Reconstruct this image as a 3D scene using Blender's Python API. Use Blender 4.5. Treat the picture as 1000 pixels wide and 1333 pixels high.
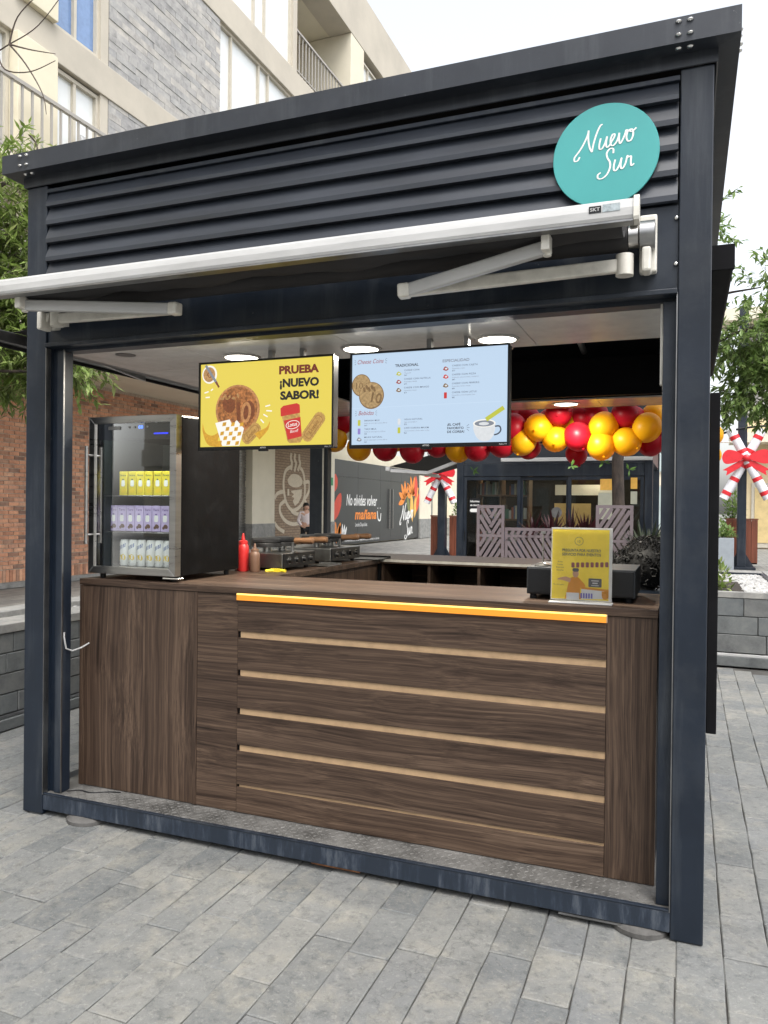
import bpy, bmesh, math, random
import numpy as np
from mathutils import Vector, Matrix
random.seed(7)
for o in list(bpy.data.objects): bpy.data.objects.remove(o)
scene = bpy.context.scene
C = scene.collection
R = math.radians

# ------------------------------------------------------------------ camera
cam_data = bpy.data.cameras.new('camera'); cam = bpy.data.objects.new('camera', cam_data); C.objects.link(cam)
cam_data.sensor_fit = 'HORIZONTAL'; cam_data.sensor_width = 36; cam_data.lens = 36.30
cam_data.clip_start = 0.05; cam_data.clip_end = 900
YAW, PITCH, ROLL = 0.3732, -0.0056, 0.01074
def _cam():
    cy, sy, cp, sp = math.cos(YAW), math.sin(YAW), math.cos(PITCH), math.sin(PITCH)
    f = Vector((-sy*cp, cy*cp, sp)); r = Vector((cy, sy, 0)); u = r.cross(f)
    cr, sr = math.cos(ROLL), math.sin(ROLL)
    r2 = cr*r + sr*u; u2 = -sr*r + cr*u
    m = Matrix.Identity(4)
    for i in range(3):
        m[i][0] = r2[i]; m[i][1] = u2[i]; m[i][2] = -f[i]
    m.translation = Vector((3.002, -2.875, 1.5))
    cam.matrix_world = m
_cam(); scene.camera = cam

# ------------------------------------------------------------------ sky, sun, exposure
SUN_EL, SUN_AZ = R(62), R(140)         # azimuth measured from +y towards +x
world = bpy.data.worlds.new('World'); scene.world = world; world.use_nodes = True
wn = world.node_tree; wn.nodes.clear()
sky = wn.nodes.new('ShaderNodeTexSky'); sky.sky_type = 'NISHITA'; sky.sun_disc = False
sky.sun_elevation = SUN_EL; sky.sun_rotation = SUN_AZ; sky.dust_density = 4; sky.air_density = 1.2; sky.ozone_density = 1
hs = wn.nodes.new('ShaderNodeHueSaturation'); hs.inputs['Saturation'].default_value = 0.26; hs.inputs['Value'].default_value = 1.0
bg = wn.nodes.new('ShaderNodeBackground'); bg.inputs['Strength'].default_value = 0.15
wo = wn.nodes.new('ShaderNodeOutputWorld')
wn.links.new(sky.outputs[0], hs.inputs['Color']); wn.links.new(hs.outputs[0], bg.inputs['Color']); wn.links.new(bg.outputs[0], wo.inputs['Surface'])
sun_data = bpy.data.lights.new('sun', 'SUN'); sun = bpy.data.objects.new('sun', sun_data); C.objects.link(sun)
sun_data.energy = 0.7; sun_data.angle = R(40); sun_data.color = (1, .97, .93)
sdir = Vector((math.sin(SUN_AZ)*math.cos(SUN_EL), math.cos(SUN_AZ)*math.cos(SUN_EL), math.sin(SUN_EL)))
sun.rotation_euler = (-sdir).to_track_quat('-Z', 'Y').to_euler()
scene.view_settings.view_transform = 'Standard'; scene.view_settings.look = 'None'
scene.view_settings.exposure = 1.35; scene.view_settings.gamma = 1; scene.view_settings.use_curve_mapping = False
scene.render.engine = 'CYCLES'
scene.cycles.max_bounces = 8; scene.cycles.sample_clamp_indirect = 6

# ------------------------------------------------------------------ helpers
def rootloc(o):
    p = Vector((0, 0, 0))
    while o is not None:
        p += o.location; o = o.parent
    return p
def thing(name, label, cat, loc=(0, 0, 0), group=None):
    o = bpy.data.objects.new(name, None); C.objects.link(o); o.location = loc
    o.empty_display_size = .05
    o['label'] = label; o['category'] = cat
    if group: o['group'] = group
    return o
def tag(o, label, cat, group=None):
    o['label'] = label; o['category'] = cat
    if group: o['group'] = group
    return o
def structure(o): o['kind'] = 'structure'; return o
def stuff(o): o['kind'] = 'stuff'; return o
def copy_tree(o, parent=None):
    c = o.copy(); C.objects.link(c); c.parent = parent
    for ch in list(o.children): copy_tree(ch, c)
    return c

class MB:
    def __init__(s): s.v = []; s.f = []
    def add(s, vs, fs):
        b = len(s.v); s.v += [tuple(v) for v in vs]; s.f += [tuple(i+b for i in f) for f in fs]; return s
    def box(s, x0, x1, y0, y1, z0, z1):
        return s.add([(x0,y0,z0),(x1,y0,z0),(x1,y1,z0),(x0,y1,z0),(x0,y0,z1),(x1,y0,z1),(x1,y1,z1),(x0,y1,z1)],
                     [(0,3,2,1),(4,5,6,7),(0,1,5,4),(1,2,6,5),(2,3,7,6),(3,0,4,7)])
    def bar(s, p, q, w, h, up=(0,0,1)):
        p, q, up = Vector(p), Vector(q), Vector(up); d = (q-p).normalized()
        r = d.cross(up)
        if r.length < 1e-4: r = d.cross(Vector((1,0,0)))
        r.normalize(); u = r.cross(d)
        vs = []
        for c in (p, q):
            for a, b in ((-1,-1),(1,-1),(1,1),(-1,1)): vs.append(c + r*(a*w/2) + u*(b*h/2))
        return s.add(vs, [(0,1,2,3),(7,6,5,4),(0,4,5,1),(1,5,6,2),(2,6,7,3),(3,7,4,0)])
    def cyl(s, p, q, r0, r1=None, n=16, cap=True):
        r1 = r0 if r1 is None else r1
        p, q = Vector(p), Vector(q); d = (q-p).normalized()
        a = d.orthogonal().normalized(); b = d.cross(a)
        vs = [p+(a*math.cos(2*math.pi*i/n)+b*math.sin(2*math.pi*i/n))*r0 for i in range(n)]
        vs += [q+(a*math.cos(2*math.pi*i/n)+b*math.sin(2*math.pi*i/n))*r1 for i in range(n)]
        fs = [(i,(i+1)%n,n+(i+1)%n,n+i) for i in range(n)]
        if cap: fs += [tuple(reversed(range(n))), tuple(range(n,2*n))]
        return s.add(vs, fs)
    def tube(s, pts, r, n=8):
        pts = [Vector(p) for p in pts]; rs = r if isinstance(r, (list, tuple)) else [r]*len(pts)
        t0 = (pts[1]-pts[0]).normalized(); a = t0.orthogonal().normalized(); vs = []
        for i, p in enumerate(pts):
            t = (pts[min(i+1,len(pts)-1)]-pts[max(i-1,0)]).normalized()
            a = (a - t*a.dot(t)).normalized(); b = t.cross(a)
            vs += [p+(a*math.cos(2*math.pi*k/n)+b*math.sin(2*math.pi*k/n))*rs[i] for k in range(n)]
        fs = []
        for i in range(len(pts)-1):
            for k in range(n): fs.append((i*n+k, i*n+(k+1)%n, (i+1)*n+(k+1)%n, (i+1)*n+k))
        fs += [tuple(reversed(range(n))), tuple(range((len(pts)-1)*n, len(pts)*n))]
        return s.add(vs, fs)
    def lathe(s, c, prof, n=24, axis=(0,0,1)):
        c = Vector(c); d = Vector(axis).normalized(); a = d.orthogonal().normalized(); b = d.cross(a); vs = []
        for r, h in prof:
            vs += [c+d*h+(a*math.cos(2*math.pi*k/n)+b*math.sin(2*math.pi*k/n))*max(r,1e-5) for k in range(n)]
        fs = []
        for i in range(len(prof)-1):
            for k in range(n): fs.append((i*n+k, i*n+(k+1)%n, (i+1)*n+(k+1)%n, (i+1)*n+k))
        fs += [tuple(reversed(range(n))), tuple(range((len(prof)-1)*n, len(prof)*n))]
        return s.add(vs, fs)
    def ball(s, c, r, nu=20, nv=12, sz=1.0, tip=0.0, axis=(0,0,1)):
        prof = []
        for i in range(nv+1):
            t = math.pi*i/nv; h = -math.cos(t)*r*sz
            if h < 0: h *= 1+tip
            prof.append((math.sin(t)*r, h))
        return s.lathe(c, prof, nu, axis)
    def prism(s, poly, fr, depth):
        """poly: (u,v) outline; fr: frame (O,U,V,N); extruded from 0 to -depth along N"""
        n = len(poly); vs = [fr(u, v, 0) for u, v in poly]+[fr(u, v, -depth) for u, v in poly]
        fs = [tuple(range(n)), tuple(reversed(range(n, 2*n)))]
        fs += [(i, n+i, n+(i+1)%n, (i+1)%n) for i in range(n)]
        return s.add(vs, fs)
    def build(s, name, mat, parent=None, smooth=False, bevel=0, segs=2, label=None):
        off = rootloc(parent) if parent is not None else Vector((0,0,0))
        me = bpy.data.meshes.new(name)
        me.from_pydata([(v[0]-off[0], v[1]-off[1], v[2]-off[2]) for v in s.v], [], s.f)
        if mat is not None: me.materials.append(mat)
        bm = bmesh.new(); bm.from_mesh(me); bmesh.ops.recalc_face_normals(bm, faces=bm.faces); bm.to_mesh(me); bm.free()
        o = bpy.data.objects.new(name, me); C.objects.link(o); o.parent = parent
        if smooth:
            me.polygons.foreach_set('use_smooth', [True]*len(me.polygons))
            try: me.set_sharp_from_angle(angle=R(38))
            except Exception: pass
        if bevel:
            b = o.modifiers.new('bevel', 'BEVEL'); b.width = bevel; b.segments = segs; b.limit_method = 'ANGLE'; b.angle_limit = R(40)
            b.harden_normals = False
        if label: o['label'] = label
        return o

def Bx(name, mat, parent, x0, x1, y0, y1, z0, z1, bevel=0, **k):
    return MB().box(x0,x1,y0,y1,z0,z1).build(name, mat, parent, bevel=bevel, **k)
class Frame:
    def __init__(s, O, U, V): s.O, s.U, s.V = Vector(O), Vector(U).normalized(), Vector(V).normalized(); s.N = s.U.cross(s.V)
    def __call__(s, u, v, n=0): return s.O+s.U*u+s.V*v+s.N*n
def flat(fr, poly, name, mat, parent, lift=.0008):
    """a printed shape: a thin piece of film lying on a surface"""
    m = MB(); m.add([fr(u, v, lift) for u, v in poly], [tuple(range(len(poly)))]); return m.build(name, mat, parent)
def flats(fr, polys, name, mat, parent, lift=.0008):
    m = MB()
    for p in polys: m.add([fr(u, v, lift) for u, v in p], [tuple(range(len(p)))])
    return m.build(name, mat, parent)
def rect(u0, u1, v0, v1): return [(u0,v0),(u1,v0),(u1,v1),(u0,v1)]
def ell(u, v, a, b=None, n=28, rot=0):
    b = a if b is None else b; c, s = math.cos(rot), math.sin(rot); out = []
    for i in range(n):
        t = 2*math.pi*i/n; x, y = a*math.cos(t), b*math.sin(t); out.append((u+x*c-y*s, v+x*s+y*c))
    return out
def rrect(u, v, w, h, rot=0, r=.3, n=5):
    r = r*min(w, h); pts = []
    for cx, cy, a0 in ((w/2-r,h/2-r,0),(-w/2+r,h/2-r,90),(-w/2+r,-h/2+r,180),(w/2-r,-h/2+r,270)):
        for i in range(n+1):
            a = R(a0+90*i/n); pts.append((cx+r*math.cos(a), cy+r*math.sin(a)))
    c, s = math.cos(rot), math.sin(rot)
    return [(u+x*c-y*s, v+x*s+y*c) for x, y in pts]
def spline(pts, k=6):
    out = []
    P = [pts[0]]+list(pts)+[pts[-1]]
    for i in range(1, len(P)-2):
        p0, p1, p2, p3 = [np.array(q, float) for q in P[i-1:i+3]]
        for j in range(k):
            t = j/k
            out.append(tuple(.5*((2*p1)+(-p0+p2)*t+(2*p0-5*p1+4*p2-p3)*t*t+(-p0+3*p1-3*p2+p3)*t**3)))
    out.append(tuple(pts[-1])); return out
def stroke(mb, fr, pts, w, lift=.001, taper=False, k=6, depth=0):
    pts = spline(pts, k) if k > 1 else pts; n = len(pts); L = []; Rr = []
    for i in range(n):
        a = np.array(pts[max(i-1,0)]); b = np.array(pts[min(i+1,n-1)]); d = b-a; d = d/(np.linalg.norm(d)+1e-9)
        nn = np.array([-d[1], d[0]])
        ww = w*(.55+.45*abs(d[1]) if taper else 1)/2
        p = np.array(pts[i]); L.append(p+nn*ww); Rr.append(p-nn*ww)
    vs = [fr(q[0], q[1], lift+i*1.2e-5) for i, q in enumerate(L)]+[fr(q[0], q[1], lift+i*1.2e-5) for i, q in enumerate(Rr)]
    mb.add(vs, [(i, i+1, n+i+1, n+i) for i in range(n-1)])
def text(fr, body, u, v, h, name, mat, parent, width=None, bold=0, shear=0, align='LEFT', lift=.001, rot=0, spacing=1):
    c = bpy.data.curves.new('t', 'FONT'); c.body = body; c.size = 1; c.offset = bold; c.shear = shear; c.resolution_u = 3; c.space_character = spacing
    ob = bpy.data.objects.new('t', c); me = bpy.data.meshes.new_from_object(ob)
    vs = np.array([w.co[:2] for w in me.vertices]); fs = [tuple(p.vertices) for p in me.polygons]
    bpy.data.objects.remove(ob); bpy.data.curves.remove(c); bpy.data.meshes.remove(me)
    if len(vs) == 0: return None
    x0, x1 = vs[:,0].min(), vs[:,0].max()
    sy = h/.72; sx = sy if width is None else width/(x1-x0)
    X = (vs[:,0]-x0)*sx; Y = vs[:,1]*sy; W = (x1-x0)*sx
    if align == 'CENTER': X = X-W/2
    if align == 'RIGHT': X = X-W
    cr, sr = math.cos(rot), math.sin(rot)
    m = MB(); m.add([fr(u+a*cr-b*sr, v+a*sr+b*cr, lift) for a, b in zip(X, Y)], fs)
    return m.build(name, mat, parent)
ORD = ['first','second','third','fourth','fifth','sixth','seventh','eighth','ninth','tenth']

def balloon_mat(name, col):
    m, nt, p = newmat(name); p.inputs['Base Color'].default_value = (*col, 1); p.inputs['Roughness'].default_value = .4; p.inputs['Specular IOR Level'].default_value = .3
    tr = nt.nodes.new('ShaderNodeBsdfTranslucent'); tr.inputs['Color'].default_value = (*col, 1); mx = nt.nodes.new('ShaderNodeMixShader'); mx.inputs[0].default_value = .45
    out = [n for n in nt.nodes if n.type == 'OUTPUT_MATERIAL'][0]; nt.links.new(p.outputs[0], mx.inputs[1]); nt.links.new(tr.outputs[0], mx.inputs[2]); nt.links.new(mx.outputs[0], out.inputs['Surface']); return m
# ------------------------------------------------------------------ materials
def newmat(name):
    m = bpy.data.materials.new(name); m.use_nodes = True; nt = m.node_tree; nt.nodes.clear()
    out = nt.nodes.new('ShaderNodeOutputMaterial'); p = nt.nodes.new('ShaderNodeBsdfPrincipled')
    nt.links.new(p.outputs[0], out.inputs['Surface']); return m, nt, p
def nd(nt, t, **k):
    n = nt.nodes.new(t)
    for a, b in k.items():
        if a.startswith('_'): setattr(n, a[1:], b)
        else: n.inputs[a.replace('__', ' ')].default_value = b
    return n
def ramp(nt, fac, stops):
    r = nt.nodes.new('ShaderNodeValToRGB'); e = r.color_ramp.elements
    while len(e) < len(stops): e.new(.5)
    for el, (p, c) in zip(e, stops): el.position = p; el.color = (*c, 1) if len(c) == 3 else c
    nt.links.new(fac, r.inputs[0]); return r
def coords(nt, scale=(1,1,1), jitter=True, kind='Object'):
    tc = nt.nodes.new('ShaderNodeTexCoord'); mp = nt.nodes.new('ShaderNodeMapping'); mp.inputs['Scale'].default_value = scale
    nt.links.new(tc.outputs[kind], mp.inputs['Vector'])
    if jitter:
        oi = nt.nodes.new('ShaderNodeObjectInfo'); ml = nd(nt, 'ShaderNodeMath', _operation='MULTIPLY'); ml.inputs[1].default_value = 37.0
        nt.links.new(oi.outputs['Random'], ml.inputs[0]); nt.links.new(ml.outputs[0], mp.inputs['Location'])
    return mp
def bump(nt, p, h, strength=.2, dist=.01):
    b = nd(nt, 'ShaderNodeBump', Strength=strength, Distance=dist); nt.links.new(h, b.inputs['Height']); nt.links.new(b.outputs[0], p.inputs['Normal']); return b
def plain(name, col, rough=.5, metal=0, var=.12, scale=8, bmp=0, spec=.5, coat=0, stretch=(1,1,1), fine=60):
    """painted / moulded surface: base colour with uneven tone, patchy gloss and a little relief"""
    m, nt, p = newmat(name); mp = coords(nt, stretch)
    n1 = nd(nt, 'ShaderNodeTexNoise', Scale=scale, Detail=6, Roughness=.65); nt.links.new(mp.outputs[0], n1.inputs['Vector'])
    d = tuple(max(0, c*(1-var*1.6)) for c in col); l = tuple(min(1, c*(1+var*1.3)+var*.01) for c in col)
    r = ramp(nt, n1.outputs['Fac'], [(.3, d), (.5, col), (.72, l)]); nt.links.new(r.outputs[0], p.inputs['Base Color'])
    rr = nd(nt, 'ShaderNodeMapRange'); rr.inputs[3].default_value = max(.02, rough-.12); rr.inputs[4].default_value = min(1, rough+.12)
    nt.links.new(n1.outputs['Fac'], rr.inputs[0]); nt.links.new(rr.outputs[0], p.inputs['Roughness'])
    p.inputs['Metallic'].default_value = metal; p.inputs['Specular IOR Level'].default_value = spec; p.inputs['Coat Weight'].default_value = coat
    if bmp:
        n2 = nd(nt, 'ShaderNodeTexNoise', Scale=fine, Detail=4); nt.links.new(mp.outputs[0], n2.inputs['Vector']); bump(nt, p, n2.outputs['Fac'], bmp, .004)
    return m
def emit(name, col, strength, rough=.2, var=0.0, base=(.02,.02,.02)):
    m, nt, p = newmat(name); p.inputs['Base Color'].default_value = (*base, 1); p.inputs['Roughness'].default_value = rough
    p.inputs['Emission Strength'].default_value = strength
    if var:
        mp = coords(nt, (1,1,1)); n1 = nd(nt, 'ShaderNodeTexNoise', Scale=90, Detail=5); nt.links.new(mp.outputs[0], n1.inputs['Vector'])
        r = ramp(nt, n1.outputs['Fac'], [(.35, tuple(c*(1-var) for c in col)), (.6, col), (.75, tuple(min(1, c*(1+var)) for c in col))])
        nt.links.new(r.outputs[0], p.inputs['Emission Color'])
    else: p.inputs['Emission Color'].default_value = (*col, 1)
    return m
def walnut(name, vertical):
    """figured veneer: broad streaks, fine grain lines and pores, all bent by one slow warp"""
    m, nt, p = newmat(name)
    def sc(along, across): return (across, across, along) if vertical else (along, across, across)
    base = coords(nt, (1,1,1))
    wm = nd(nt, 'ShaderNodeMapping'); wm.inputs['Scale'].default_value = sc(1.1, 3.2); nt.links.new(base.outputs[0], wm.inputs[0])
    wn_ = nd(nt, 'ShaderNodeTexNoise', Scale=1, Detail=2, Roughness=.45); nt.links.new(wm.outputs[0], wn_.inputs['Vector'])
    sb = nd(nt, 'ShaderNodeVectorMath', _operation='SUBTRACT'); sb.inputs[1].default_value = (.5,.5,.5); nt.links.new(wn_.outputs['Color'], sb.inputs[0])
    ml = nd(nt, 'ShaderNodeVectorMath', _operation='MULTIPLY'); ml.inputs[1].default_value = sc(0, .075); nt.links.new(sb.outputs[0], ml.inputs[0])
    ad = nd(nt, 'ShaderNodeVectorMath', _operation='ADD'); nt.links.new(base.outputs[0], ad.inputs[0]); nt.links.new(ml.outputs[0], ad.inputs[1])
    def layer(al, ac, det, rough=.6):
        q = nd(nt, 'ShaderNodeMapping'); q.inputs['Scale'].default_value = sc(al, ac); nt.links.new(ad.outputs[0], q.inputs[0])
        n = nd(nt, 'ShaderNodeTexNoise', Scale=1, Detail=det, Roughness=rough); nt.links.new(q.outputs[0], n.inputs['Vector']); return n.outputs['Fac']
    A, B, P_ = layer(.20, 15, 3), layer(.36, 95, 4, .75), layer(3.4, 300, 2)
    a = nd(nt, 'ShaderNodeMix', _data_type='FLOAT'); a.inputs[0].default_value = .64; nt.links.new(A, a.inputs[2]); nt.links.new(B, a.inputs[3])
    r = ramp(nt, a.outputs[0], [(.34, (.013,.0074,.0048)), (.43, (.040,.0240,.0162)), (.51, (.068,.0430,.0295)), (.59, (.106,.0695,.0475)), (.68, (.180,.124,.086))])
    pr = ramp(nt, P_, [(.36, (.45,.42,.40)), (.47, (1,1,1))])
    mx = nd(nt, 'ShaderNodeMix', _data_type='RGBA', _blend_type='MULTIPLY'); mx.inputs[0].default_value = .75; nt.links.new(r.outputs[0], mx.inputs[6]); nt.links.new(pr.outputs[0], mx.inputs[7])
    nt.links.new(mx.outputs[2], p.inputs['Base Color']); p.inputs['Roughness'].default_value = .48; p.inputs['Specular IOR Level'].default_value = .35
    bump(nt, p, P_, .08, .001); return m
def stone(name, cols, island=True, scale=5, rough=.75, bmp=.35, stain=None):
    """cols: list of piece tones picked per piece; noise inside the piece"""
    m, nt, p = newmat(name); mp = coords(nt, (1,1,1), jitter=True)
    oi = nt.nodes.new('ShaderNodeObjectInfo'); ge = nt.nodes.new('ShaderNodeNewGeometry')
    ad = nd(nt, 'ShaderNodeMath', _operation='ADD'); nt.links.new(oi.outputs['Random'], ad.inputs[0]); nt.links.new(ge.outputs['Random Per Island'], ad.inputs[1])
    fr = nd(nt, 'ShaderNodeMath', _operation='FRACT'); nt.links.new(ad.outputs[0], fr.inputs[0])
    r = ramp(nt, fr.outputs[0], [(i/max(1,len(cols)-1), c) for i, c in enumerate(cols)])
    n1 = nd(nt, 'ShaderNodeTexNoise', Scale=scale, Detail=10, Roughness=.72, Distortion=.15); nt.links.new(mp.outputs[0], n1.inputs['Vector'])
    r2 = ramp(nt, n1.outputs['Fac'], [(.25, (.50,.50,.52)), (.5, (1,1,1)), (.75, (1.45,1.42,1.36))])
    mx = nd(nt, 'ShaderNodeMix', _data_type='RGBA', _blend_type='MULTIPLY'); mx.inputs[0].default_value = 1
    nt.links.new(r.outputs[0], mx.inputs[6]); nt.links.new(r2.outputs[0], mx.inputs[7]); last = mx.outputs[2]
    if stain:
        n3 = nd(nt, 'ShaderNodeTexNoise', Scale=stain[0], Detail=5, Roughness=.6); nt.links.new(mp.outputs[0], n3.inputs['Vector'])
        r3 = ramp(nt, n3.outputs['Fac'], [(.55, (0,0,0)), (.72, (1,1,1))])
        mq = nd(nt, 'ShaderNodeMath', _operation='MULTIPLY'); mq.inputs[1].default_value = stain[2]; nt.links.new(r3.outputs[0], mq.inputs[0])
        m3 = nd(nt, 'ShaderNodeMix', _data_type='RGBA'); nt.links.new(mq.outputs[0], m3.inputs[0]); nt.links.new(last, m3.inputs[6]); m3.inputs[7].default_value = (*stain[1], 1); last = m3.outputs[2]
    nt.links.new(last, p.inputs['Base Color'])
    rr = nd(nt, 'ShaderNodeMapRange'); rr.inputs[3].default_value = rough+.12; rr.inputs[4].default_value = rough-.2; nt.links.new(n1.outputs['Fac'], rr.inputs[0]); nt.links.new(rr.outputs[0], p.inputs['Roughness'])
    n2 = nd(nt, 'ShaderNodeTexNoise', Scale=scale*5, Detail=6, Roughness=.65); nt.links.new(mp.outputs[0], n2.inputs['Vector'])
    bump(nt, p, n2.outputs['Fac'], bmp, .006); return m
def slate(name):
    """split slate: little change from slab to slab, beige and dark patches that run on across the joints, grit and fine cleft relief"""
    m, nt, p = newmat(name); mp = coords(nt, (1,1,1)); oi = nt.nodes.new('ShaderNodeObjectInfo'); ge = nt.nodes.new('ShaderNodeNewGeometry')
    ad = nd(nt, 'ShaderNodeMath', _operation='ADD'); nt.links.new(oi.outputs['Random'], ad.inputs[0]); nt.links.new(ge.outputs['Random Per Island'], ad.inputs[1]); fr = nd(nt, 'ShaderNodeMath', _operation='FRACT'); nt.links.new(ad.outputs[0], fr.inputs[0])
    last = ramp(nt, fr.outputs[0], [(0,(.126,.132,.130)),(.2,(.175,.178,.172)),(.4,(.142,.149,.149)),(.6,(.190,.190,.178)),(.8,(.152,.158,.159)),(1,(.120,.127,.127))]).outputs[0]
    def nz(vec, sc_, det, ro=.65, dis=0):
        n = nd(nt, 'ShaderNodeTexNoise', Scale=sc_, Detail=det, Roughness=ro, Distortion=dis); nt.links.new(vec, n.inputs['Vector']); return n.outputs['Fac']
    def over(last, fac, stops, col, amt):
        r = ramp(nt, fac, stops); mq = nd(nt, 'ShaderNodeMath', _operation='MULTIPLY'); mq.inputs[1].default_value = amt; nt.links.new(r.outputs[0], mq.inputs[0])
        x = nd(nt, 'ShaderNodeMix', _data_type='RGBA'); nt.links.new(mq.outputs[0], x.inputs[0]); nt.links.new(last, x.inputs[6]); x.inputs[7].default_value = (*col, 1); return x.outputs[2]
    K, Wt = (0,0,0), (1,1,1); W_ = ge.outputs['Position']
    last = over(last, nz(mp.outputs[0], 6, 8, .7, .5), [(.50,K),(.70,Wt)], (.27,.255,.213), .62)
    last = over(last, nz(W_, 2.3, 6, .7, .3), [(.54,K),(.74,Wt)], (.33,.31,.258), .48)
    last = over(last, nz(W_, 3.1, 7, .7, .4), [(.26,Wt),(.46,K)], (.062,.067,.068), .50)
    last = over(last, nz(mp.outputs[0], 24, 6, .8), [(.30,Wt),(.50,K)], (.055,.060,.062), .75)
    last = over(last, nz(mp.outputs[0], 55, 5, .8), [(.54,K),(.68,Wt)], (.30,.295,.275), .55)
    last = over(last, nz(W_, 160, 3, .8), [(.60,K),(.72,Wt)], (.30,.30,.29), .45)
    vo = nd(nt, 'ShaderNodeTexVoronoi', Scale=2.6, _feature='DISTANCE_TO_EDGE'); wv = nd(nt, 'ShaderNodeTexNoise', Scale=7, Detail=4); nt.links.new(W_, wv.inputs['Vector']); vm = nd(nt, 'ShaderNodeVectorMath', _operation='MULTIPLY_ADD'); vm.inputs[1].default_value = (.35,.35,.35); nt.links.new(wv.outputs['Color'], vm.inputs[0]); nt.links.new(W_, vm.inputs[2]); nt.links.new(vm.outputs[0], vo.inputs['Vector'])
    cr = ramp(nt, vo.outputs['Distance'], [(.0,Wt),(.012,K)]); gate = ramp(nt, nz(W_, 1.3, 2), [(.58,K),(.66,Wt)]); g2 = nd(nt, 'ShaderNodeMath', _operation='MULTIPLY'); nt.links.new(cr.outputs[0], g2.inputs[0]); nt.links.new(gate.outputs[0], g2.inputs[1])
    last = over(last, g2.outputs[0], [(0,K),(1,Wt)], (.05,.05,.048), .45)
    nt.links.new(last, p.inputs['Base Color']); p.inputs['Roughness'].default_value = .62; p.inputs['Specular IOR Level'].default_value = .4
    hgt = nz(mp.outputs[0], 22, 9, .72, .8); bump(nt, p, hgt, .75, .008); return m
def foliage(name, cols, rough=.45):
    m, nt, p = newmat(name); ge = nt.nodes.new('ShaderNodeNewGeometry')
    r = ramp(nt, ge.outputs['Random Per Island'], [(i/max(1,len(cols)-1), c) for i, c in enumerate(cols)])
    nt.links.new(r.outputs[0], p.inputs['Base Color']); p.inputs['Roughness'].default_value = rough
    tr = nt.nodes.new('ShaderNodeBsdfTranslucent'); nt.links.new(r.outputs[0], tr.inputs['Color'])
    mx = nt.nodes.new('ShaderNodeMixShader'); mx.inputs[0].default_value = .45
    out = [n for n in nt.nodes if n.type == 'OUTPUT_MATERIAL'][0]
    nt.links.new(p.outputs[0], mx.inputs[1]); nt.links.new(tr.outputs[0], mx.inputs[2]); nt.links.new(mx.outputs[0], out.inputs['Surface']); return m
def glass(name, tint=(.9,.95,.95), alpha=.12, rough=.02):
    """thin pane: mostly see-through, mirrors at its own fresnel"""
    m, nt, p = newmat(name); nt.nodes.remove(p); out = [n for n in nt.nodes if n.type == 'OUTPUT_MATERIAL'][0]
    t = nt.nodes.new('ShaderNodeBsdfTransparent'); t.inputs[0].default_value = (*tint, 1)
    g = nt.nodes.new('ShaderNodeBsdfGlossy'); g.inputs['Roughness'].default_value = rough; g.inputs['Color'].default_value = (1,1,1,1)
    f = nd(nt, 'ShaderNodeFresnel', IOR=1.5); ad = nd(nt, 'ShaderNodeMath', _operation='ADD'); ad.inputs[1].default_value = alpha; ad.use_clamp = True
    nt.links.new(f.outputs[0], ad.inputs[0]); mx = nt.nodes.new('ShaderNodeMixShader'); nt.links.new(ad.outputs[0], mx.inputs[0])
    nt.links.new(t.outputs[0], mx.inputs[1]); nt.links.new(g.outputs[0], mx.inputs[2]); nt.links.new(mx.outputs[0], out.inputs['Surface']); return m

def painted(name, col):
    """powder coated steel: faint dust film, rain runs and a few scratches down to grey"""
    m = plain(name, col, .42, var=.14, scale=3, bmp=.05, fine=160, spec=.4); nt = m.node_tree; p = [n for n in nt.nodes if n.type == 'BSDF_PRINCIPLED'][0]; ge = nt.nodes.new('ShaderNodeNewGeometry')
    last = p.inputs['Base Color'].links[0].from_socket
    for sc_, stops, c, amt in (((9,9,.8),[(.52,(0,0,0)),(.78,(1,1,1))],(.10,.11,.12),.35), ((1.6,1.6,1.6),[(.50,(0,0,0)),(.80,(1,1,1))],(.085,.09,.095),.35), ((30,30,30),[(.70,(0,0,0)),(.74,(1,1,1))],(.30,.31,.32),.5)):
        mp = nt.nodes.new('ShaderNodeMapping'); mp.inputs['Scale'].default_value = sc_; nt.links.new(ge.outputs['Position'], mp.inputs[0]); n = nd(nt, 'ShaderNodeTexNoise', Scale=1, Detail=6, Roughness=.7); nt.links.new(mp.outputs[0], n.inputs['Vector'])
        r = ramp(nt, n.outputs['Fac'], stops); q = nd(nt, 'ShaderNodeMath', _operation='MULTIPLY'); q.inputs[1].default_value = amt; nt.links.new(r.outputs[0], q.inputs[0])
        x = nd(nt, 'ShaderNodeMix', _data_type='RGBA'); nt.links.new(q.outputs[0], x.inputs[0]); nt.links.new(last, x.inputs[6]); x.inputs[7].default_value = (*c, 1); last = x.outputs[2]
    nt.links.new(last, p.inputs['Base Color']); return m
ES = .52      # screens and lamps are measured against the exposure
M = {}
M['frame'] = painted('frame_paint', (.0085,.0140,.0240)); M['fascia'] = painted('fascia_paint', (.022,.026,.034))
M['louver'] = plain('louver_paint', (.023,.028,.038), .38, var=.25, scale=2.2, bmp=.05, stretch=(.6,3,3), fine=140)
M['fridgeblk'] = plain('fridge_black', (.0025,.0025,.003), .5, var=.3, spec=.12, bmp=.1)
M['black'] = plain('black_plastic', (.0065,.0070,.0085), .38, var=.2, spec=.4)
M['blackmat'] = plain('black_matt', (.0045,.0045,.0055), .75, var=.2, spec=.15)
M['walv'] = walnut('walnut_upright', True); M['walh'] = walnut('walnut_level', False)
M['mdf'] = plain('tan_edge', (.38,.255,.145), .6, var=.1, scale=20)
M['white'] = plain('white_powder_coat', (.43,.43,.425), .38, var=.10, scale=5, stretch=(.4,2,2))
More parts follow.
